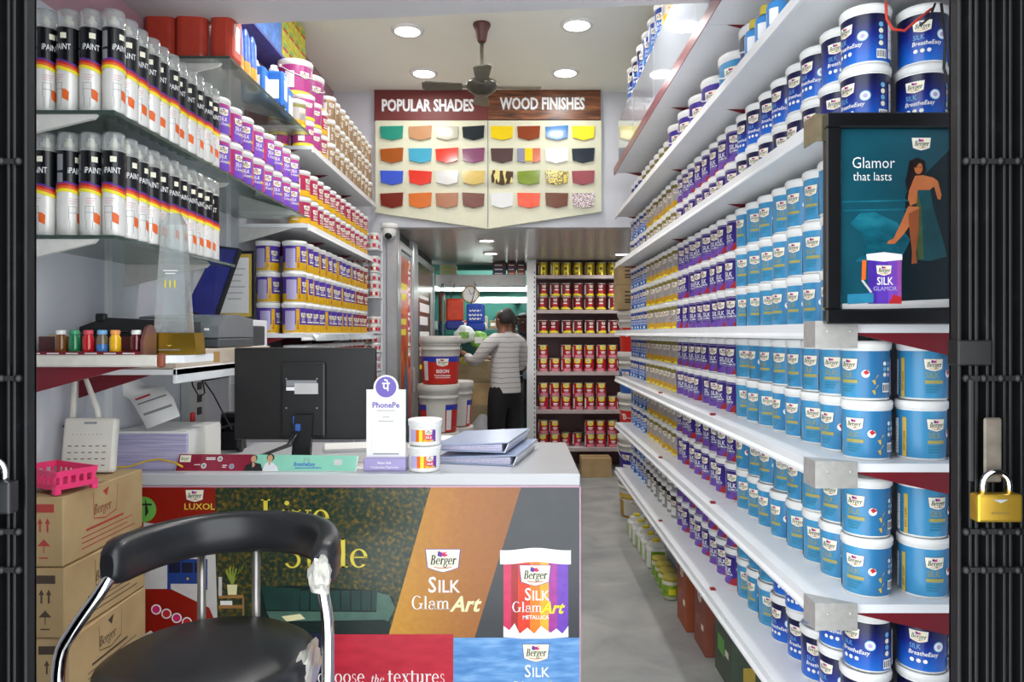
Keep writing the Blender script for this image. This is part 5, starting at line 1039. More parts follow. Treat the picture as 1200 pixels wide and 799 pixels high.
a.poly(T((368, 342), (404, 345), (400, 372), (350, 440), (322, 470), (296, 470), (300, 460), (318, 452), (345, 395)), SK); a.poly(T((368, 368), (404, 350), (402, 420), (394, 500), (398, 535), (378, 538), (380, 500), (372, 430)), SK2)
a.poly(T((145, 672), (520, 655), (520, 684), (145, 692)), SIL)
for x0, x1, c in ((232, 262, '#4a2f9c'), (262, 300, '#5f3cb0'), (300, 330, '#7a48b8'), (330, 345, '#9a50a8')): a.poly(T((x0, 522), (x1, 522), (x1, 672), (x0, 672)), mat('pc_'+c[1:], c, .2, noise=.1)); a.k -= 1
a.step(); a.poly(T((300, 672), (318, 640), (345, 650), (345, 672)), M_REDI); a.poly(T((226, 505), (285, 498), (347, 505), (347, 524), (285, 530), (228, 524)), M_WHT)
kk = 1/ps_/2.854; a.logo(px_(940+285/2.854), pz_(120+560/2.854), 52*kk); a.text('SILK', px_(940+262/2.854), pz_(120+608/2.854), 27*kk, M_WHT, 'l', .01, 0, .8).text('GLAMOR', px_(940+250/2.854), pz_(120+628/2.854), 15*kk, M_LILAC, 'l', 0, 0, .95)
a.poly(T((212, 525), (226, 525), (224, 590), (210, 594)), M_ORG).poly(T((208, 594), (216, 592), (246, 632), (240, 636)), SIL).poly(T((162, 640), (250, 636), (250, 668), (162, 674)), mat('pc_roller', '#2f86a8', .3, noise=.15))
a.logo(px_(940+412/2.854), pz_(120+133/2.854), 64*kk); a.text('Glamor', px_(940+180/2.854), pz_(120+214/2.854), 40*kk, M_WHT, 'l', -.008, 0, .86).text('that lasts', px_(940+182/2.854), pz_(120+256/2.854), 31*kk, M_WHT, 'l', -.008, 0, .86)
m.build('poster_print', fp)
for i, pts in enumerate(([(1038, 2), (1039, 22), (1046, 34), (1060, 36), (1074, 24), (1092, 10)], [(1078, 30), (1090, 20), (1096, 4)], [(1103, 4), (1108, 50), (1106, 80), (1116, 110)])):
    D = (1.49, 1.488, 1.52)[i]; tag(MB().tube([P(x, y, D) for x, y in pts], (.0028, .0024, .003)[i], mat('red_wire', '#c8382a', .4) if i == 0 else BLACKP, 7).build('dangling_wire'), ['red wire dangling before the navy tubs above the framed poster', 'short black wire hanging beside the red wire', 'thin dark wire running down beside the gate above the poster'][i], 'wire', 'dangling wires')

# ------------------------------------------------------------------ collapsible gates and padlocks
GM = mottle('gate_black_paint', [(.3, '#060607'), (.62, '#0c0d0f'), (.85, '#24282c')], 22, .5, .2, 5, metal=.0, bdist=.004)
def gate(name_label, xs, y):
    t = thing('collapsible_gate', name_label, 'gate', (0, y, 0))
    for i, x in enumerate(xs):
        MB().box(x, x+.0045, -.012, .012, 0, 2.54, GM, .001).box(x+.0175, x+.022, -.012, .012, 0, 2.54, GM, .001).box(x, x+.022, .008, .012, 0, 2.54, GM).build('channel_bar', t)
    for zc in (.42, .82, 1.06, 1.12, 1.36, 1.7, 2.1):
        m = MB()
        for x in xs: m.ball((x+.011, -.014, zc), .0065, GM, 8)
        for j in range(len(xs)-1):
            s = 1 if j % 2 else -1; m.box(xs[j]+.006, xs[j+1]+.016, -.0145, -.0118, zc-.004, zc+.004, GM)
        m.build('lattice_link', t)
    x0, x1 = min(xs), max(xs)+.022
    MB().box(xs[0]-.002, xs[1]+.024, -.016, .014, 1.38, 1.42, GM, .002).build('lock_plate', t)
    return t
gate('black folded collapsible gate with brass padlock beside the framed poster', [.692+.027*i for i in range(7)], 1.15)
gate('black folded collapsible gate with dark padlock beside the carton stack', [-.792-.027*i for i in range(5)], 1.15)
def padlock(x, z, w_, h, col, met, label, rz=0):
    t = thing('padlock', label, 'padlock', (x, 1.112, z), rz); mm = mat('lock_'+col[1:], col, .3, met, noise=.1); MB().box(-w_/2, w_/2, -.011, .011, 0, h, mm, .004, seg=2).build('body', t)
    r = w_*.29; MB().tube([(-r, 0, h*.8), (-r, 0, h+.012)]+[(r*math.cos(PI-PI*k/10), 0, h+.012+r*math.sin(PI*k/10)) for k in range(1, 10)]+[(r, 0, h+.012), (r, 0, h*.8)], .0048, CHROME, 10).build('shackle', t)
    m = MB(); a = Art(m, flat((0, -.0112, 0), (1, 0, 0), (0, 0, 1), (0, -1, 0)), .0003)
    if met: a.poly([(-.012, h*.82), (.012, h*.82), (0, h*.7)], M_GREY); a.rect(-.014, h*.3, .014, h*.38, mat('lock_stamp', '#8a7030', .4, .6))
    else: a.disc(.004, h*.45, .011, STEEL, 16, .006)
    m.build('face_stamp', t)
padlock(.734, 1.143, .070, .043, '#c9a23c', .85, 'brass padlock with steel shackle hanging on the gate')
padlock(-.805, 1.155, .07, .05, '#1c1d20', 0, 'black padlock with steel shackle hanging on the folded gate')
tag(MB().box(.70, .708, -.004, .004, 0, .16, GM, .002).box(.722, .75, -.006, .0, .0, .1, mat('worn_hasp', '#6a6258', .5, .5, noise=.3), .003).build('gate_hasp', loc=(0, 1.126, 1.2)), 'worn steel hasp of the gate just above the brass padlock', 'hasp')
# ------------------------------------------------------------------ rack of tins at the end of the aisle
rk = thing('tin_rack', 'white slotted steel rack full of gold and red tins at the aisle end', 'rack', (0, 0, 0))
TZ = [2.038, 1.676, 1.43, 1.032, .634, .24]; RSH = mat('rack_shelf_edge', '#b9a9a6', .4, .1, noise=.08)
for z in TZ: MB().box(.20, 1.12, 7.55, 7.98, -.012, 0, WHITE_METAL).box(.20, 1.12, 7.545, 7.55, -.034, .002, RSH).build('rack_shelf', rk).location.z = z
for x0, x1, y0 in ((.10, .195, 7.50), (1.12, 1.16, 7.55)):
    m = MB().box(x0, x1, y0, y0+.05, 0, 2.195, WHITE_METAL, .003)
    for k in range(40): m.box(x1-.02, x1-.012, y0-.0006, y0, .1+.05*k, .125+.05*k, BLACKP)
    m.build('upright', rk)
MB().box(.20, 1.12, 7.985, 7.99, 0, 2.19, mat('rack_back', '#3c3a3c', .6)).build('back_panel', rk)
RT_, HT_ = .053, .140
def tin(name, base, deco):
    m = MB(); a = Art(m, wrap(RT_), .0003); deco(a)
    return proto(MB().lathe([(RT_*.97, 0, STEEL), (RT_*1.01, .002), (RT_, .006, base), (RT_, HT_-.006, STEEL), (RT_*1.01, HT_-.002), (RT_*.96, HT_), (RT_*.9, HT_-.004)], STEEL, 24), name, 'paint tin', (('printed_label', m), ('lid', MB().lathe([(RT_*.80, HT_-.0035), (RT_*.82, HT_-.001), (RT_*.5, HT_-.0025)], STEEL, 20))))
GT = tin('gold_paint_tin', mat('gold_tin', '#a8921c', .25, .4, noise=.15), lambda a: (a.rect(-.02, .03, .02, .11, M_YEL, 4), a.rect(-.015, .06, .015, .085, mat('tin_dark', '#4a4210', .4), 3), info(a, -.07, -.05, .02, .11)))
DT = tin('dark_red_paint_tin', mat('dark_red_tin', '#7a1620', .28, .2, noise=.1), lambda a: (a.band(lambda u: .01, lambda u: .016+.022*math.cos(u*20)**2, -.06, .06, 12, M_YEL), a.disc(.0, .06, .028, M_REDI, 18), a.logo(0, .105, .042), a.rect(-.02, .066, .02, .078, M_WHT, 4), info(a, -.085, -.06, .02, .12)))
RT2 = tin('red_yellow_paint_tin', mat('red_tin_wrap', '#c01c34', .28, .2, noise=.08), lambda a: (a.rect(-.045, .008, .045, .035, mat('tin_rose', '#e08a9a', .3), 8), a.poly([(-.034, .134), (.034, .134), (.034, .095), (0, .085), (-.034, .095)], M_YEL), a.logo(0, .112, .034), a.rect(-.024, .058, .024, .072, M_WHT, 4), a.rect(-.018, .046, .018, .052, M_WHT, 4), info(a, -.09, -.062, .02, .12)))
plan = [(GT, 'gold paint tin', 1, ()), (DT, 'dark red tin with yellow base', 2, ()), (DT, 'dark red tin with yellow base', 1, ()), (RT2, 'red tin with yellow shield', 2, ((1, 1),)), (RT2, 'red tin with yellow shield', 2, ((1, 6),)), (RT2, 'red tin with yellow shield', 2, ((1, 2), (1, 3)))]
SHW = ['top', 'second', 'third', 'fourth', 'fifth', 'bottom']
for r, (p_, d_, tiers, miss) in enumerate(plan):
    for t_ in range(tiers):
        for i in range(7):
            if (t_, i) in miss: continue
            j = random.uniform(-.006, .006); set_ = .0 if not (r == 5 and i in (2, 3)) else .1
            place(p_, (.272+.122*i+j, 7.625+set_+(.02 if t_ else 0)*0, TZ[r]+.0005+t_*(HT_+.0008)), random.uniform(-.45, .45), f'{d_} on {SHW[r]} rack shelf, {TIER[tiers][t_]} row, {ORD[i]} from upright post', f'{d_}s on {SHW[r]} rack shelf')

# ------------------------------------------------------------------ pails
RP, HP = .150, .352; PAILW = mat('pail_white', '#cfcdc5', .4, noise=.03)
def pail_r(z): return RP*(.87+.13*z/HP)
def pail(name, base, cat, deco, upper=PAILW):
    f = lambda z, k=1.0: (pail_r(z)*k, z)
    b = MB().lathe([(RP*.86, 0, base), f(.006), f(.205)+(upper,), f(.25), f(.251, 1.03), f(.258, 1.03), f(.259), f(.285), f(.286, 1.035), f(.295, 1.035), f(.296)], base, 36)
    m = MB(); a = Art(m, taper(pail_r), .0005); deco(a)
    h = MB().tube([(RP*1.04*math.cos(t), (1 if 'red_paint' in name else -1)*RP*1.03*abs(math.sin(t)), .27-.13*math.sin(t)) for t in [PI*k/20 for k in range(21)]], .003, STEEL, 6)
    l = MB().lathe([(RP*1.0, .296), (RP*1.045, .298), (RP*1.05, .330), (RP*1.035, .336), (RP*1.035, .346), (RP*.99, HP), (RP*.95, HP), (RP*.93, HP-.006)], PAILW, 36)
    return proto(b, name, 'pail', (('lid', l), ('handle', h), ('printed_label', m)))
PRED = mat('pail_red', '#c8281c', .35, noise=.05); PBLU = mat('pail_blue', '#2438a8', .35, noise=.05)
def d_bison(a, info_u=-.115):
    a.rect(-.40, .165, .40, .203, PBLU, 44); info(a, info_u-.02, info_u+.02, .03, .17, PAPER); a.logo(.012, .160, .085); a.text('BISON', .015, .085, .026, M_WHT, 'c', .02, 0, .9); a.text('Peach-Distemper', .015, .060, .0145, M_WHT, 'c', .015, 0, .85); a.rect(-.04, .048, .07, .052, M_WHT, 6)
BIS = pail('red_paint_pail', PRED, 'pail', d_bison)
def d_side(a):
    a.rect(-.40, .165, .40, .203, PBLU, 44); a.rect(-.10, .006, .035, .206, PAILW, 12); info(a, .045, .085, .02, .165, PAPER)
    a.rect(.09, .04, .14, .16, M_REDI, 4)
BIS2 = pail('white_red_paint_pail', PRED, 'pail', d_side)
for k in range(3): place(BIS2, (-.585, 5.40, .0005+.3535*k), .15*k-.1, ['white, blue and red pail at the floor below the red blue pail', 'white, blue and red pail second from floor under the topmost red blue pail', 'white, blue and red pail directly under the topmost red blue pail'][k], 'pails stacked by the glass doors')
place(BIS, (-.570, 5.39, .0005+.3535*3), .12, 'red and blue pail on top of the pail stack')
for k in range(3): place(BIS2, (-.50, 5.74, .0005+.3535*k), .6, f'white, blue and red pail just behind the stack topped by red and blue, {("bottom", "middle", "top")[k]} one', 'pails behind the front stack')
def d_red(a):
    a.text('B', -.10, .13, .05, M_WHT, 'l', .02); info(a, .08, .13, .03, .18, PAPER)
    for i in range(2):
        for j in range(3): a.disc(-.01+.045*i, .15-.045*j, .015, M_WHT, 12); a.k -= 1
    a.step()
PR1 = pail('red_round_icon_pail', PRED, 'pail', d_red)
PB1 = pail('blue_pail', mat('pail_sky', '#2f62b4', .35, noise=.08), 'pail', lambda a: (info(a, -.05, .03, .04, .17, M_SKYI), a.logo(-.09, .16, .07), info(a, .06, .12, .02, .18, PAPER)))
PP1 = pail('purple_pail', mat('pail_violet', '#33248c', .35, noise=.08), 'pail', lambda a: (a.logo(-.06, .16, .07), a.rect(-.09, .08, -.01, .1, M_WHT, 5)))
PG1 = pail('gold_white_pail', mat('pail_gold', '#a8801e', .35, noise=.1), 'pail', lambda a: (a.rect(-.07, .02, .12, .16, PAILW, 14), a.logo(.02, .13, .06), a.rect(-.40, .17, .40, .2, M_GOLDI, 44)))
for k, (p_, lb) in enumerate(((PG1, 'gold and white pail on the floor at the bottom of the far pail stack'), (PP1, 'violet pail second from the floor in the far pail stack'), (PR1, 'red pail with white icons, third from floor in the far pail stack'), (PB1, 'blue and white pail, fourth from floor in the far pail stack'), (PR1, 'red pail with white icons on top of the far pail stack, below cartons'))): place(p_, (.945, 5.72, .0005+.3225*k), -.5+.1*k, lb, 'pails in the far stack', scale=(.98, .98, .912))
for k in range(2):
    t = thing('cardboard_carton', f'small cardboard carton on top of the far pail stack, {("lower", "upper")[k]} one', 'carton', (.93, 5.72, 1.617+.192*k)); m = MB().box(-.15, .15, -.13, .13, 0, .19, CARD, .003); a = Art(m, flat((0, -.13, 0), (1, 0, 0), (0, 0, 1), (0, -1, 0)))
    for z in (.13, .1, .07, .05): a.rect(-.1, z, -.05, z+.012, DINK)
    a.rect(.0, .02, .1, .15, mat('carton_dim', '#9a7a4c', .7)); m.build('box', t); MB().box(-.02, .02, -.1308, .1308, .1, .1908, TAPE).build('tape', t)

# ------------------------------------------------------------------ under the lowest aisle shelf
JW = mat('jug_white', '#e2e2dc', .35, noise=.03); LAB = mottle('jug_label', [(.3, '#3f8a2a'), (.6, '#9ab82a'), (.8, '#d8d83a')], 30, .3)
jb = MB().box(-.062, .062, -.055, .055, 0, .125, JW, .016, seg=3).prism([(-.05, .12), (.05, .12), (.045, .148), (.01, .156), (-.045, .15)], -.03, .03, JW)
jl = MB().box(-.038, .045, -.0562, -.0548, .02, .105, LAB).box(-.0632, -.0618, -.035, .035, .02, .105, LAB).disc if False else None
m = MB().box(-.038, .045, -.0562, -.0548, .02, .105, LAB).box(-.0632, -.0618, -.035, .035, .02, .105, LAB).box(-.03, .04, -.0568, -.056, .022, .036, M_INK); m.ball((.0, -.0562, .075), .014, M_REDI, 10, 1, .08, 1)
JUG = proto(jb, 'white_plastic_jug', 'jug', (('cap', MB().lathe([(.022, .15), (.024, .152), (.024, .170), (.02, .172)], mat('cap_yellow', '#d8c82a', .4), 16)), ('printed_label', m), ('handle', MB().tube([(.03, 0, .15), (.05, 0, .162), (.058, 0, .13)], .008, JW, 8))))
for k in range(5): place(JUG, (.855-.004*k, 4.46+.155*k, .0005), .06*((k*7) % 3-1), f'white jug with yellow cap and green label on the floor, {ORD[k]} from doorway', 'white jugs on the floor')
m = MB(); a = Art(m, wrap(.047), .0003); a.rect(-.147, .02, .147, .08, LAB, 24); a.rect(-.02, .03, .02, .06, M_YEL, 4)
JAR = proto(MB().lathe([(.042, 0), (.047, .006), (.047, .092), (.04, .1)], mat('jar_pale', '#cfd0b8', .3), 22), 'yellow_lidded_jar', 'jar', (('lid', MB().lathe([(.043, .099), (.045, .101), (.045, .118), (.04, .121)], mat('jar_lid_yellow', '#b8aa3a', .4), 20)), ('printed_label', m)))
for k in range(4): place(JAR, (.832+.002*k, 3.93+.11*k, .0005), .1*k, f'small green-label jar with yellow lid on the floor, {ORD[k]} from doorway', 'small jars on the floor')
for (x, y, w_, d_, h, c, lb) in ((.885, 3.57, .15, .20, .33, '#a04e2a', 'orange carton on the floor beneath the lowest shelf, beside the small jars'), (.90, 3.30, .14, .20, .30, '#8e4c3a', 'brick red carton on the floor beneath the lowest shelf, between orange and green ones'), (.91, 3.00, .12, .24, .34, '#4c5848', 'dull green carton on the floor beneath the lowest shelf')):
    t = thing('floor_carton', lb, 'carton', (x, y, 0)); m = MB().box(-w_/2, w_/2, -d_/2, d_/2, 0, h, mat('carton_'+c[1:], c, .6, noise=.12, nscale=12), .003); a = Art(m, flat((-w_/2, d_/2, 0), (0, -1, 0), (0, 0, 1), (-1, 0, 0)), .0003)
    a.logo(d_*.5, h*.78, d_*.35); a.rect(d_*.2, h*.3, d_*.6, h*.5, DRP if c != '#4c5848' else M_GRN); a.rect(d_*.65, h*.34, d_*.85, h*.42, M_CREAM)
    b2 = Art(m, flat((-w_/2, -d_/2, 0), (1, 0, 0), (0, 0, 1), (0, -1, 0)), .0003); b2.rect(w_*.4, h*.1, w_*.8, h*.3, M_GOLDI); m.build('box', t); MB().box(-w_*.1, w_*.1, -d_/2-.0008, d_/2+.0008, h*.9, h+.0008, TAPE).build('tape', t)
t = thing('cardboard_carton', 'brown carton lying on the floor beneath the tin rack', 'carton', (.79, 7.33, 0)); MB().box(-.15, .15, -.12, .12, 0, .19, CARD, .003).build('box', t); MB().box(-.151, .151, -.02, .02, .05, .1908, TAPE).build('tape', t)

# ------------------------------------------------------------------ glass doors with posters beside the back passage
GDX = -.862
P1 = mottle('poster_fire', [(.3, '#a8301a'), (.5, '#d8501e'), (.7, '#e88a2a')], 3, .25); P2 = mottle('poster_brown', [(.3, '#54392c'), (.7, '#7a5642')], 3, .25)
def door(label, y0, y1, pm, deco, nm):
    t = thing('poster_door', label, 'door', (GDX, 0, 0), 0, None)
    for a0, a1, z0, z1 in ((y0, y0+.05, 0, 2.12), (y1-.05, y1, 0, 2.12), (y0+.05, y1-.05, 2.06, 2.12), (y0+.05, y1-.05, 0, .1)): MB().box(-.03, 0, a0, a1, z0, z1, ALU, .003).build('door_frame', t)
    MB().box(-.02, -.012, y0+.05, y1-.05, .1, 2.06, mat('door_glass', '#2a2c2e', .08, noise=0)).build('glass_pane', t)
    m = MB(); m.box(-.012, -.0105, y0+.06, y1-.06, .25, 2.02, pm); a = Art(m, flat((-.0104, y0+.06, .25), (0, 1, 0), (0, 0, 1), (1, 0, 0)), .0006); deco(a, y1-y0-.12); m.build('poster', t)
    MB().box(.0, .02, y1-.04, y1-.02, .95, 1.15, STEEL, .004).build('handle', [c for c in t.children if c.name.startswith('door_frame')][0])
NVY = mat('poster_denim', '#5a6a88', .3, noise=.2, nscale=9)
# u runs away from the street doorway
def dd1(a, w_):
    for i, (z, ww, c) in enumerate(((1.52, .5, M_YEL), (1.44, .42, M_YEL), (1.33, .5, M_ORG), (1.25, .45, M_YEL), (1.17, .4, M_YEL))): a.rect(w_*.10, z, w_*(.10+ww), z+.045, c)
    a.rect(w_*.74, .9, w_*.97, 1.7, mat('poster_red', '#b81c24', .25)); a.text('EMULSION', w_*.91, 1.0, .12, M_WHT, 'l', .02, 0, 1, PI/2)
    a.poly([(w_*.2, .1), (w_*.8, .1), (w_*.75, .75), (w_*.55, 1.0), (w_*.3, .8)], NVY); a.disc(w_*.52, 1.02, .07, SK)
def dd2(a, w_):
    for i, z in enumerate((1.38, 1.26, 1.12, .98)): a.rect(w_*.13, z, w_*(.73-.1*(i % 2)), z+.08, M_WHT)
    a.rect(w_*.13, 1.5, w_*.68, 1.53, M_WHT).rect(w_*.13, .86, w_*.68, .90, M_YEL).rect(w_*.80, 1.1, w_*.96, 1.6, SIL)
    a.poly([(0, 0), (w_, 0), (w_, .6), (w_*.4, .75), (0, .55)], mat('poster_sofa', '#3a2a24', .25))
door('glass door with fiery orange poster beside the aluminium column', 5.34, 6.02, P1, dd1, 1); door('glass door with brown poster and white lettering, nearer the clock', 6.28, 7.58, P2, dd2, 2)
struct(MB().box(GDX-.04, GDX+.004, 6.025, 6.275, 0, SOFFIT, ALU, .004).build('column_aluminium')); slab('wall_partition_back', GDX-.06, GDX-.035, 5.34, 7.62, 0, SOFFIT, DARKW)
dc = thing('dome_camera', 'white dome security camera beside the corner of the colour board', 'camera', (-.915, 5.185, 2.105))
MB().lathe([(.058, .075), (.062, .08), (.062, .108), (.05, .112)], PLAST, 28).build('base', dc); MB().lathe([(.0001, 0), (.03, .006), (.048, .028), (.05, .05), (.052, .075)], PLAST, 28).build('housing', dc); MB().ball((0, -.026, .024), .028, mat('lens_dark', '#0a0a0c', .1, noise=0), 18).build('lens', [c for c in dc.children if c.name.startswith('housing')][0])

# ------------------------------------------------------------------ passage to the store room
hd = thing('header_shelf', 'grey shelf beam across the passage carrying flat colour boxes', 'shelf', (0, 7.68, 0)); MB().box(-.86, .095, 0, .36, 1.94, 1.958, WHITE_METAL).box(-.86, .095, -.008, 0, 1.94, 2.055, mat('beam_grey', '#b3b4b2', .45, noise=.05)).build('shelf_board', hd)
for x in (-.7, -.45, -.2, .05): MB().tube([(x, -.008, 1.99), (x, -.03, 1.985), (x, -.03, 1.96)], .004, STEEL, 6).build('hook', hd)
for j, (x0, cols) in enumerate(((-.26, ('#6a2430', '#3a2450', '#2c2450', '#2a2240', '#4a1c24')), (-.105, ('#5a2028', '#8a3a1c', '#c8501c', '#3a2a50', '#6a2024')), (.0, ('#7a2a24', '#5a2430', '#b84a1c', '#6a2a20', '#4a2028')))):
    for i, c in enumerate(cols):
        w_ = (.14, .095, .09)[j]; m = MB().box(0, w_, 0, .2, 0, .044, mat('flatbox_'+c[1:], c, .5, noise=.1), .001); m.box(w_*.15, w_*.75, -.0006, 0, .014, .026, SIL); tag(m.build('flat_box', loc=(x0, 7.70, 1.9585+.0448*i)), f'flat dark printed box on the passage shelf, {("inner", "middle", "post-side")[j]} pile, {ORD[i]} from bottom', 'box', 'flat boxes on the passage shelf')
for i in range(4): m = MB().box(0, .17, 0, .2, 0, .05, mat('pale_box', '#a8a27a', .6, noise=.1), .001); m.box(.02, .12, -.0006, 0, .015, .03, M_GRN); tag(m.build('flat_box', loc=(-.82, 7.70, 1.9585+.051*i)), f'pale olive flat box on the passage shelf by the door, {ORD[i]} from bottom', 'box', 'pale boxes on the passage shelf')
tag(MB().box(0, .15, 0, .16, 0, .06, mat('pale_box', ''), .002).build('flat_box', loc=(-.62, 7.70, 1.9585)), 'single pale box lying alone beside the olive pile on passage shelf', 'box')
ck = thing('wall_clock', 'round wall clock with brown rim hanging under the passage shelf', 'clock', (-.49, 7.655, 1.845)); rx = Matrix.Rotation(PI/2, 4, 'X')
MB().lathe([(.0001, -.012), (.085, -.012), (.092, -.006), (.092, .012), (.080, .018), (.078, .009)], mat('clock_rim', '#a88a5c', .35, noise=.08), 36, rx, cap=False).build('rim', ck); MB().lathe([(.0001, .009), (.079, .009)], PAPER, 32, rx, cap=False).build('dial', ck)
m = MB(); a = Art(m, flat((0, -.0105, 0), (1, 0, 0), (0, 0, 1), (0, -1, 0)), .0004)
for k in range(12): a.rect(.066*math.sin(k*PI/6)-.003, .066*math.cos(k*PI/6)-.003, .066*math.sin(k*PI/6)+.003, .066*math.cos(k*PI/6)+.003, M_INK); a.k -= 1
a.poly([(-.003, -.004), (.04, .028), (.042, .024), (.002, -.006)], M_INK).poly([(-.003, .0), (-.02, .055), (-.016, .056), (.003, .001)], M_INK); m.build('hands', ck)
MB().tube([(0, 0, .09), (0, 0, .1)], .003, STEEL, 6).build('hanger', ck)
def hang_bag(x, z0, z1, w_, col, col2, label, rz=0, y=7.62, txt=None):
    t = thing('hanging_bag', label, 'bag', (x, y, z0), rz); h = z1-z0; cm = mat('bag_'+col[1:], col, .35, noise=.15, nscale=18)
    MB().box(-w_/2, w_/2, -.035, .035, 0, h*.3, mat('bag_'+col2[1:], col2, .35, noise=.1), .02, seg=3).box(-w_/2*.96, w_/2*.96, -.03, .03, h*.28, h, cm, .022, seg=3).build('body', t)
    MB().tube([(-w_*.25, 0, h-.01), (-w_*.1, -.0, h+(1.95-z1)*.5), (0, 0, 1.955-z0)], .004, BLACKP, 6).build('strap', t)
    if txt:
        m = MB(); a = Art(m, flat((0, -.0365, 0), (1, 0, 0), (0, 0, 1), (0, -1, 0)), .0004)
        for k, (z, ww) in enumerate(((.72, .6), (.56, .75), (.42, .6))): a.band(lambda u, z=z: h*z+.006*math.sin(u*160), lambda u, z=z: h*z+.012+.008*math.sin(u*210+1), -w_*ww/2, w_*ww/2, 14, M_WHT)
        m.build('lettering', t)
hang_bag(-.655, 1.47, 1.80, .19, '#d0401e', '#26348c', 'orange-red and blue bag hanging in the passage left of the clock'.replace('left of', 'under'))
hang_bag(-.435, 1.46, 1.745, .20, '#2c50b4', '#2446a8', 'blue bag with white writing hanging just below the clock', -.12, txt=True)
hang_bag(-.79, 1.42, 1.86, .07, '#8a3a2c', '#1e2a6a', 'narrow dark bundle hanging against the brown poster door')
hang_bag(-.768, 1.40, 1.83, .022, '#5a8a7a', '#4a7a6c', 'thin green bundle hanging between the orange-red bag and door', y=7.52)
FT = mat('tube_glow', '#f2fbf6', noise=0, emit=5)
for i, (z, y, x0, x1) in enumerate(((2.03, 9.62, -1.1, .6), (1.86, 9.3, -.6, .6))):
    t = thing('tube_light', ['upper fluorescent tube light on the green store wall', 'lower fluorescent tube light deeper in the store passage'][i], 'light', (0, y, z)); MB().box(x0, x1, .02, .05, -.04, .04, PLAST, .004).build('fitting', t); MB().tube([(x0+.03, 0, 0), (x1-.03, 0, 0)], .028 if i == 0 else .018, FT, 12).build('tube', t)
    MB().box(-.05, .05, .05, 9.7-y if i == 0 else .4, -.02, .02, PLAST).build('mount', t)
lamp('tube_lamp', (-.2, 9.2, 2.4), 1.2, P_TUBE, (.93, 1, .97), size_y=.5)
ss = thing('store_shelf', 'grey store room shelf with goods seen beyond the customers', 'shelf', (0, 9.3, 0))
for z in (.5, 1.0, 1.5): MB().box(-1.1, .9, 0, .35, z-.02, z, mat('store_shelf_paint', '#8d9692', .5, noise=.1)).build('shelf_board', ss)
for x in (-1.1, -.1, .86): MB().box(x, x+.04, .3, .36, 0, 1.6, mat('store_shelf_paint', '')).build('post', ss)
for i in range(16):
    c = ('#b8b4a8', '#9a7a54', '#c8c8c0', '#a83a2c', '#4a6a9a')[i % 5]; x = -1.0+.115*i; z = 1.5005 if i % 4 else 1.0005
    tag(MB().box(-.045, .045, -.06, .06, 0, .10+.03*(i % 3), mat('goods_'+c[1:], c, .6, noise=.1), .006).box(-.03, .03, -.061, -.06, .03, .07, PAPER).build('store_box', loc=(x, 9.42, z)), f'small box on the store room shelf behind the customers, {ORD[i]} along', 'box', 'boxes on the store room shelf')
for i, (x, y, z, w_, h) in enumerate(((-.40, 7.30, 0, .34, .26), (-.40, 7.30, .261, .34, .24), (-.41, 7.30, .502, .33, .22), (-.39, 7.31, .723, .34, .22), (-.41, 7.31, .944, .34, .22))):
    t = thing('cardboard_carton', f'brown carton in the stack beside the standing customer, {ORD[i]} from the floor', 'carton', (x, y, z+.0005), .05*((i % 3)-1), 'cartons beside the customer'); MB().box(-w_/2, w_/2, -.15, .15, 0, h-.001, CARD if i % 2 else mat('carton_grey_brown', '#8a7a5c', .75, noise=.1), .003).build('box', t); MB().box(-w_/2-.0008, w_/2+.0008, -.025, .025, h*.7, h-.0002, TAPE).build('tape', t)
m = MB()
m.lathe([(.05, 0), (.15, .02), (.165, .2), (.15, .42), (.11, .56), (.03, .66)], mottle('sack_white', [(.3, '#b9bcc0'), (.7, '#d3d5d8')], 9, .6, .3), 20, Matrix.Diagonal((1, .7, 1, 1))); a = Art(m, wrap(.168, -PI/2), .0004); a.fn = lambda u, v, e: (1.0*(.168+e)*math.cos(-PI/2+u/.168), .72*(.168+e)*math.sin(-PI/2+u/.168), v)
for i in range(3): a.band(lambda u, i=i: .12+.09*i+.01*math.sin(u*70), lambda u, i=i: .14+.09*i+.012*math.sin(u*90), -.06, .08, 10, M_BLUEI)
tag(m.build('white_sack', loc=(-.33, 6.93, 0.0)), 'white sack with blue print standing on the floor behind the pails', 'sack')

# ------------------------------------------------------------------ people
def skin(name, pts, edges, m, parent, root=0, sub=2, hem=None):
    me = bpy.data.meshes.new(name); me.from_pydata([p[:3] for p in pts], edges, []); o = bpy.data.objects.new(name, me); C.objects.link(o)
    o.modifiers.new('skin', 'SKIN').use_smooth_shade = True; d = me.skin_vertices[0].data
    for i, p in enumerate(pts): d[i].radius = (p[3], p[4] if len(p) > 4 else p[3]); d[i].use_root = (i == root)
    s = o.modifiers.new('smooth', 'SUBSURF'); s.levels = sub; s.render_levels = sub
    dg = bpy.context.evaluated_depsgraph_get(); dg.update(); me2 = bpy.data.meshes.new_from_object(o.evaluated_get(dg)); o.modifiers.clear(); o.data = me2; bpy.data.meshes.remove(me)
    if hem:
        bm = bmesh.new(); bm.from_mesh(me2); bmesh.ops.bisect_plane(bm, geom=bm.verts[:]+bm.edges[:]+bm.faces[:], plane_co=(0, 0, hem), plane_no=(0, 0, 1), clear_inner=True)
        bmesh.ops.holes_fill(bm, edges=[e for e in bm.edges if e.is_boundary]); bm.to_mesh(me2); bm.free()
    me2.materials.clear(); me2.materials.append(m); me2.polygons.foreach_set('use_smooth', [True]*len(me2.polygons)); me2.polygons.foreach_set('material_index', [0]*len(me2.polygons)); o.parent = parent; return o
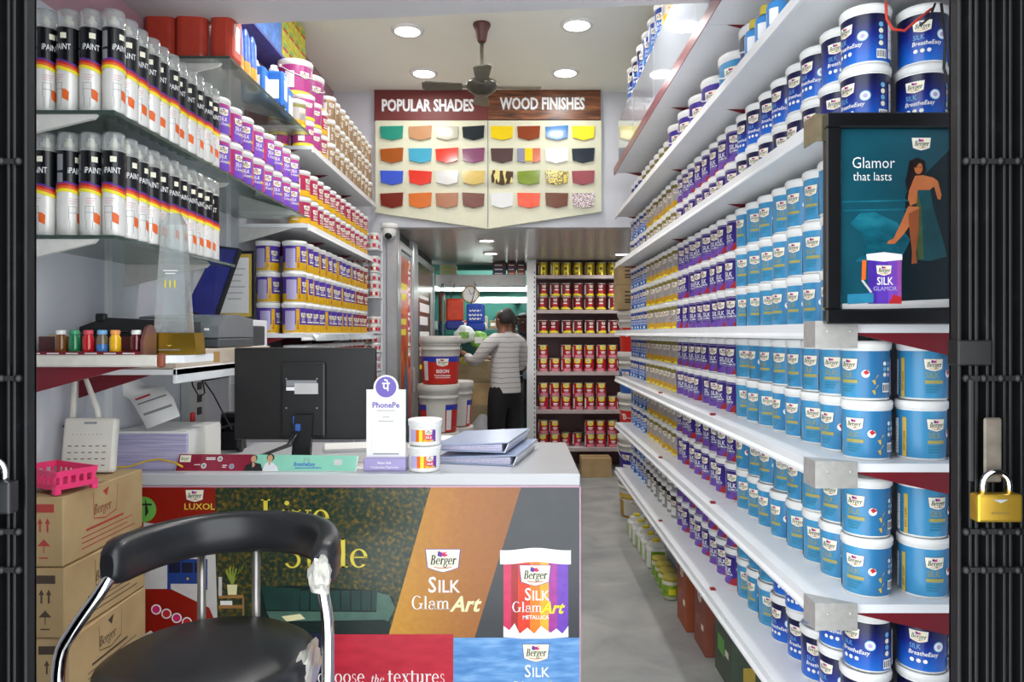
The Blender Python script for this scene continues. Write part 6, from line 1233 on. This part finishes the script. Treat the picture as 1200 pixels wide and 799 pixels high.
def person(loc, rz, label, skinm, shirtm, trm, hairm, arms, H=1.67, bald=False, hair_len=1.0, fat=1.0, glasses=False, long_sleeve=True, legs=None):
    t = thing('person', label, 'person', loc, rz); k = H/1.67; t.scale = (k, k, k)
    B = [(0, 0, .93, .10, .085), (0, .005, 1.08, .095*fat, .08*fat), (0, .01, 1.24, .13, .095), (0, 0, 1.37, .085, .07), (0, .005, 1.44, .054, .056), (0, .022, 1.495, .055, .062), (0, .03, 1.55, .070, .085), (0, .018, 1.615, .066, .08), (0, .012, 1.652, .035, .045)]
    E = [(i, i+1) for i in range(8)]
    def br(frm, pts):
        nonlocal B, E
        p = frm
        for q in pts: B.append(q); E.append((p, len(B)-1)); p = len(B)-1
        return p
    L = legs or (((-.095, 0, .86), (-.1, .02, .48), (-.1, -.01, .09)), ((.095, 0, .86), (.1, .02, .48), (.1, -.01, .09)))
    for (h, kn, an), s in zip(L, (-1, 1)):
        e = br(0, [h+(.075,), ((h[0]+kn[0])/2, (h[1]+kn[1])/2, (h[2]+kn[2])/2, .066), kn+(.052,), ((kn[0]+an[0])/2, (kn[1]+an[1])/2-.015, (kn[2]+an[2])/2+.05, .055), an+(.036,), (an[0]+s*.01, an[1]+.07, .04, .04, .03), (an[0]+s*.015, an[1]+.17, .028, .034, .02)])
    for s, (el, wr, hd) in zip((-1, 1), arms):
        e = br(3, [(s*.10, .0, 1.385, .062), (s*.172, 0, 1.36, .056), (s*.185+(el[0]-s*.185)*.5, el[1]*.5, 1.35+(el[2]-1.35)*.5, .047), el+(.040,), tuple((Vector(el)+Vector(wr))/2)+(.036,), wr+(.026, .022)])
        w_ = Vector(wr); d = (Vector(hd)-w_).normalized(); up = Vector((0, 0, 1)); sd = d.cross(up); sd = (sd if sd.length > .1 else Vector((1, 0, 0))).normalized(); pal = w_+d*.055
        pe = br(e, [tuple(pal)+(.036, .016)]); knk = pal+d*.035
        for j, (off, ln) in enumerate(((-.028, .062), (-.0095, .074), (.0095, .07), (.028, .054))):
            b0 = knk+sd*off; f1 = b0+d*ln*.5-up*.012; f2 = f1+(d*.6-up*.8).normalized()*ln*.5; br(pe, [tuple(b0)+(.0095,), tuple(f1)+(.0085,), tuple(f2)+(.007,)])
        br(pe, [tuple(w_+d*.035-sd*s*.03)+(.011,), tuple(w_+d*.07-sd*s*.045-up*.01)+(.0095,), tuple(w_+d*.095-sd*s*.04-up*.02)+(.008,)])
    br(6, [(0, .112, 1.545, .016, .014), (0, .128, 1.535, .011, .010)])
    for s in (-1, 1): br(6, [(s*.072, .012, 1.555, .016, .01), (s*.084, .004, 1.562, .013, .007)])
    skin('body', B, E, skinm, t)
    # shirt
    S = [(0, 0, .72, .178*fat, .142*fat), (0, 0, .90, .170*fat, .136*fat), (0, .005, 1.08, .150*fat, .12*fat), (0, .01, 1.25, .150, .112), (0, -.004, 1.37, .098, .082), (0, .0, 1.425, .066, .062)]; SE = [(0, 1), (1, 2), (2, 3), (3, 4), (4, 5)]
    for s, (el, wr, hd) in zip((-1, 1), arms):
        prev = 4; q = [(s*.11, 0, 1.382, .074), (s*.178, 0, 1.352, .068), (s*.185+(el[0]-s*.185)*.5, el[1]*.5, 1.345+(el[2]-1.345)*.5, .062), el+(.056,)]
        if long_sleeve: q += [tuple((Vector(el)+Vector(wr))/2)+(.050,), tuple(Vector(el).lerp(Vector(wr), .92))+(.038,)]
        for p in q: S.append(p); SE.append((prev, len(S)-1)); prev = len(S)-1
    skin('shirt', S, SE, shirtm, t, hem=.90)
    m = MB().lathe([(.060, 1.405), (.068, 1.42), (.062, 1.452), (.056, 1.45)], shirtm, 22, Matrix.Translation((0, .004, 0)), cap=False); m.build('collar', t)
    Tn = [(0, 0, 1.06, .13*fat, .105*fat), (0, 0, .90, .14, .112)]; TE_ = [(0, 1)]
    for (h, kn, an), s in zip(L, (-1, 1)):
        prev = 1
        for p in ((h[0], h[1], h[2]-.03, .10), ((h[0]+kn[0])/2, (h[1]+kn[1])/2, (h[2]+kn[2])/2, .09), kn+(.076,), ((kn[0]+an[0])/2, (kn[1]+an[1])/2, (kn[2]+an[2])/2, .07), (an[0], an[1], an[2]+.03, .062)): Tn.append(p); TE_.append((prev, len(Tn)-1)); prev = len(Tn)-1
    skin('trousers', Tn, TE_, trm, t)
    for (h, kn, an), s in zip(L, (-1, 1)): MB().ball((an[0]+s*.008, an[1]+.06, .03), .05, BLACKP, 16, 1.0, 2.4, .95, -.6, 1).build('shoe', t)
    # hair cap
    bm = bmesh.new(); bmesh.ops.create_uvsphere(bm, u_segments=24, v_segments=16, radius=1); dele = []
    for v in bm.verts:
        x, y, z = v.co; front = y > .25+.5*max(0, z-.3); low = z < (-.55 if y < -.1 else -.05)*hair_len; crown = bald and z > .5 and y > -.2
        if (front and z < .55) or low or crown: dele.append(v)
        v.co = Vector((x*.080, y*.100+.012, z*.090+1.580))+Vector((random.uniform(-1, 1), random.uniform(-1, 1), random.uniform(-1, 1)))*.0012
    bmesh.ops.delete(bm, geom=dele, context='VERTS'); bm.verts.index_update(); m = MB(); m.add([v.co[:] for v in bm.verts], [[v.index for v in f.verts] for f in bm.faces], hairm, True); bm.free()
    h = m.build('hair', t); so = h.modifiers.new('thickness', 'SOLIDIFY'); so.thickness = .012; so.offset = .2
    m = MB()
    for s in (-1, 1): m.ball((s*.031, .106, 1.566), .0105, M_WHT, 10, 1, .6, .8); m.ball((s*.031, .1125, 1.566), .0055, M_INK, 8, 1, .5, 1); m.prism([(s*.031-.02, 1.586), (s*.031+.02, 1.587), (s*.031+.018, 1.592), (s*.031-.018, 1.592)], .1, .113, hairm)
    m.prism([(-.025, 1.507), (0, 1.504), (.025, 1.507), (.02, 1.515), (-.02, 1.515)], .095, .112, mat('lip_brown', '#6a3a30', .5)); m.build('facial_features', t)
    if glasses:
        m = MB()
        for s in (-1, 1): m.tube([(s*.033+.022*math.cos(a_), .125, 1.565+.017*math.sin(a_)) for a_ in [2*PI*q/14 for q in range(14)]], .002, BLACKP, 6, closed=True); m.tube([(s*.055, .122, 1.57), (s*.082, .08, 1.572), (s*.086, .0, 1.57)], .002, BLACKP, 6)
        m.tube([(-.011, .126, 1.57), (.011, .126, 1.57)], .002, BLACKP, 6); m.build('spectacles', t)
    return t
SKA = mat('skin_brown', '#7a4e38', .5, noise=.08); SKB = mat('skin_dark_brown', '#54382c', .5, noise=.08)
def striped(name, base, line, scale, axis='Z', width=.12):
    m = bpy.data.materials.new(name); m.use_nodes = True; n = m.node_tree.nodes; l = m.node_tree.links; b = n['Principled BSDF']; b.inputs['Roughness'].default_value = .8
    tc = n.new('ShaderNodeTexCoord'); sp = n.new('ShaderNodeSeparateXYZ'); l.new(tc.outputs['Object'], sp.inputs[0]); ma = n.new('ShaderNodeMath'); ma.operation = 'MULTIPLY'; ma.inputs[1].default_value = scale; l.new(sp.outputs[axis], ma.inputs[0])
    nz = n.new('ShaderNodeTexNoise'); nz.inputs['Scale'].default_value = 8; l.new(tc.outputs['Object'], nz.inputs['Vector']); ad = n.new('ShaderNodeMath'); ad.operation = 'MULTIPLY_ADD'; ad.inputs[1].default_value = .5; l.new(nz.outputs['Fac'], ad.inputs[0]); l.new(ma.outputs[0], ad.inputs[2])
    fr = n.new('ShaderNodeMath'); fr.operation = 'FRACT'; l.new(ad.outputs[0], fr.inputs[0]); lt = n.new('ShaderNodeMath'); lt.operation = 'LESS_THAN'; lt.inputs[1].default_value = width; l.new(fr.outputs[0], lt.inputs[0])
    mx = n.new('ShaderNodeMixRGB'); mx.inputs[1].default_value = lin(base); mx.inputs[2].default_value = lin(line); l.new(lt.outputs[0], mx.inputs[0]); l.new(mx.outputs[0], b.inputs['Base Color']); return m
SH1 = striped('grey_striped_cloth', '#c2c1bf', '#85858a', 22, 'Z', .14); SH2 = striped('black_striped_cloth', '#17181c', '#c8c8cc', 11, 'Z', .13); SH3 = ramp_mat('navy_yellow_white_cloth', [(0, '#9fb4cc'), (.50, '#c8cdd2'), (.66, '#c8cdd2'), (.67, '#e0b42a'), (.72, '#e0b42a'), (.73, '#141a30'), (1, '#141a30')], 'Z', .9, 1.45, .8)
person((-.105, 6.60, 0), math.radians(38), 'person in grey striped shirt and black trousers, seen from behind, holding plastic packets', SKA, SH1, mat('black_trousers', '#0e0e11', .8, noise=.1), mat('hair_black_grey', '#221f1f', .7, noise=.3), (((-.275, .10, 1.17), (-.255, .28, 1.24), (-.25, .36, 1.27)), ((.25, .08, 1.12), (.10, .30, 1.19), (.02, .36, 1.22))), 1.665, glasses=True, hair_len=1.15, bald=True)
person((-.075, 7.95, 0), math.radians(35), 'person in black shirt with white stripes and grey trousers, behind the striped-shirt customer', SKA, SH2, mat('grey_trousers', '#63655f', .8, noise=.1), mat('hair_grey', '#4a4642', .7, noise=.3), (((-.2, .12, 1.1), (-.1, .3, 1.02), (-.05, .36, 1.02)), ((.25, .02, 1.1), (.2, .2, .95), (.16, .28, .95))), 1.655, long_sleeve=False)
person((.075, 8.62, 0), math.radians(158), 'person in navy shirt with yellow and white bands facing the doorway beside the post', SKB, SH3, mat('dark_jeans', '#20242c', .8, noise=.1), mat('hair_black', '#121010', .7, noise=.2), (((-.25, .02, 1.1), (-.22, .18, .98), (-.2, .26, .96)), ((.25, .02, 1.1), (.22, .18, .98), (.2, .26, .96))), 1.67)
GRP = mat('packet_green', '#7ab050', .35, noise=.4, nscale=30); YLP = mat('packet_yellow', '#c8c84a', .35, noise=.3, nscale=30); WHP = mat('packet_white', '#cdd6d2', .3, noise=.15, nscale=30)
for i, (px, py, D, mm, s, lb) in enumerate(((545, 392, 6.83, WHP, (.10, .035, .085), 'white and green packet held up by the striped-shirt person'), (562, 398, 6.95, GRP, (.09, .035, .085), 'green packet held in front of the striped-shirt person'), (549, 422, 6.80, YLP, (.09, .03, .045), 'yellow packet hanging below the held packets'))):
    m = MB(); bm = bmesh.new(); bmesh.ops.create_icosphere(bm, subdivisions=3, radius=1)
    for v in bm.verts: v.co = Vector((v.co.x*s[0], v.co.y*s[1], v.co.z*s[2]))*(1+.07*math.sin(v.co.x*5+v.co.z*3)+.05*math.sin(v.co.z*9+i))
    bm.verts.index_update(); m.add([v.co[:] for v in bm.verts], [[v.index for v in f.verts] for f in bm.faces], mm, True); bm.free(); m.box(-s[0]*.5, s[0]*.4, -s[1]*1.05, -s[1]*.95, -s[2]*.4, s[2]*.3, PAPER if i else GRP)
    tag(m.build('plastic_packet', loc=P(px, py, D)), lb, 'packet')

# ------------------------------------------------------------------ drop the unlinked patterns
for o in PROTOS:
    for c in list(o.children): bpy.data.objects.remove(c)
    bpy.data.objects.remove(o)
